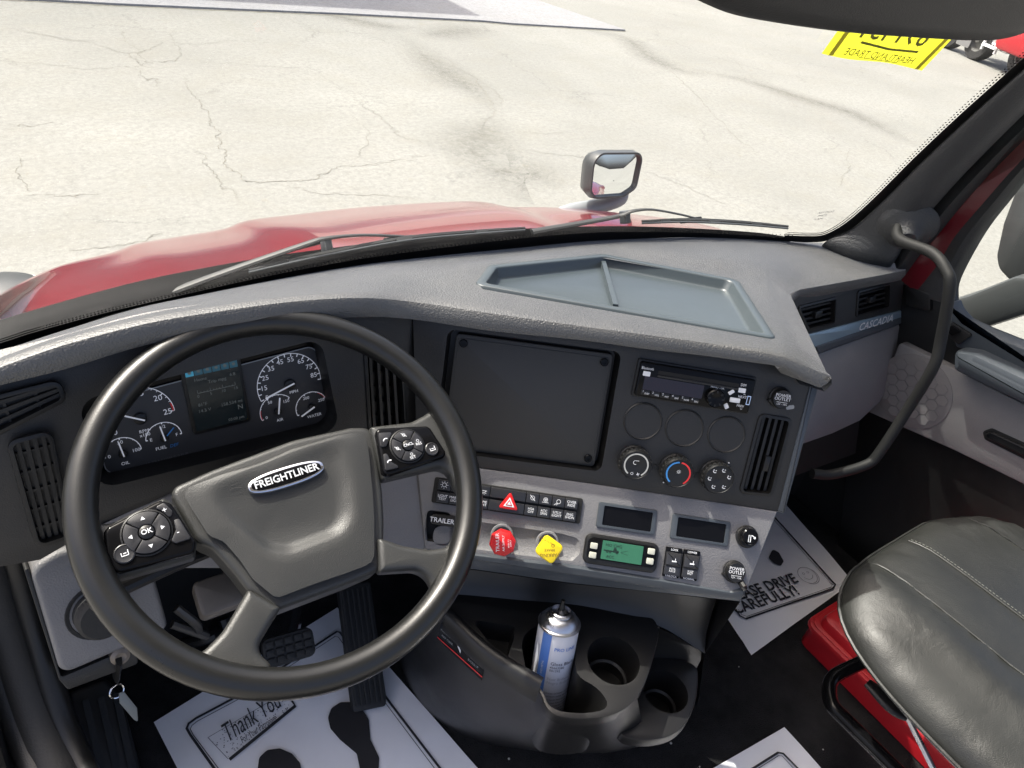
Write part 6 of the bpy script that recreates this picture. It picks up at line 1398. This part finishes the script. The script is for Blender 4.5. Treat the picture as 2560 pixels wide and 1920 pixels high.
for r_, dz in ((0.93, 0.052), (0.91, 0.066), (0.84, 0.082), (0.74, 0.098), (0.64, 0.108)):
    row = []
    for i in range(80):
        a = 2*math.pi*i/80; c, s_ = math.cos(a), math.sin(a); k_ = (abs(c)**4.5+abs(s_)**4.5)**(-1/4.5); x, y = cx_+hx*c*k_*r_, cy_+hy*s_*k_*r_
        if x > 1.25: y -= 0.25*max(0, x-1.25)*max(0, (y-cy_)/hy)
        row.append(V((x, y, -0.86-dz)))
    rw2.append(row)
mb.grid(rw2, True); mb.f.append(tuple(range(79, -1, -1))); mb.build('seat_pan', m_black, seat, angle=70)
def topz(x, y):
    r = SB.ray_cast(V((x, y, 0)), V((0, 0, -1))); return r[0] if r[0] is not None else V((x, y, -0.9))
m_thread = M('thread', (0.10, 0.105, 0.09), 0.7)
for xs in (1.045, 1.15, 1.315):
    P = [topz(xs+0.012*math.sin(i*0.02), 0.255-0.006*i) for i in range(100)]
    MB().tube([p+V((0, 0, 0.0004)) for p in P], 0.0018, 6).build('piping', m_seat, cu_ob)
    if xs == 1.15:
        sm_ = MB()
        for i in range(0, 99, 1):
            p, q = P[i], P[i+1]; sm_.tube([p.lerp(q, 0.1)+V((0.006, 0, 0.001)), p.lerp(q, 0.7)+V((0.006, 0, 0.001))], 0.0009, 5)
        sm_.build('stitching', m_thread, cu_ob, angle=0, weld=0)
# seam round the cushion side
P = []
for i in range(120):
    a = 2*math.pi*i/120; P.append(rows[15][i]+(rows[15][i]-V((cx_, cy_, rows[15][i].z))).normalized()*0.0012)
MB().tube(P+[P[0]], 0.003, 6, cap=False).build('side_seam', m_seat, cu_ob)
MB().plate(FL, rrect(1.33, -0.22, 0.22, 0.36, 0.03), 0.101, 0.36, 0.02).build('pedestal', m_black, seat)
bar_px = [(2190,1640),(2120,1672),(2085,1692),(2073,1718),(2080,1762),(2120,1805),(2190,1875),(2260,1945)]
bar_ = MB().tube(smooth_path([Zh(x, y, -1.13) for x, y in bar_px], 5), 0.013, 12).build('slide_bar', m_gloss, seat, angle=60)
lvp = [Zh(x, y, -1.06) for x, y in [(2168,1706),(2200,1735),(2235,1770),(2268,1792)]]
MB().tube(smooth_path(lvp, 4), [0.010+0.006*math.sin(math.pi*i/12) for i in range(13)], 10, flat=0.5).build('lever', m_black, seat, angle=60)
MB().tube([lvp[-1], Zh(2300, 1855, -1.09), Zh(2345, 1945, -1.12)], 0.005, 8).build('lever_rod', m_steel, seat)
# red case under the seat
rb = thing('red_case', V((1.36, 0.1, FZ)), 'red plastic case on the floor beneath the passenger seat', 'case')
RB = Fr((1.376, -0.02, FZ), uvn=((1, 0, 0), (0, 1, 0), (0, 0, 1)))
MB().plate(RB, rrect(0, 0, 0.31, 0.71, 0.02), 0.004, 0.075, 0.004).build('tub', m_redbox, rb)
MB().plate(RB, rrect(0, 0, 0.325, 0.725, 0.024), 0.062, 0.072, 0.004, back=True).build('rim_flange', m_redbox, rb)
MB().plate(RB, rrect(0, 0, 0.29, 0.69, 0.02), 0.071, 0.10, 0.014).build('lid', m_redbox, rb)

# crumbs and grit on the carpet
m_crumb = M('grit', (0.45, 0.43, 0.38), 0.8)
for i in range(26):
    x, y = random.uniform(0.5, 1.15), random.uniform(0.12, 0.62); r_ = random.uniform(0.0012, 0.0028)
    MB().lathe(FL, x, y, [(r_, 0.0), (r_*0.9, r_*0.7), (r_*0.3, r_)], 6).build('crumb', m_crumb, bpy.data.objects['cab_floor'])
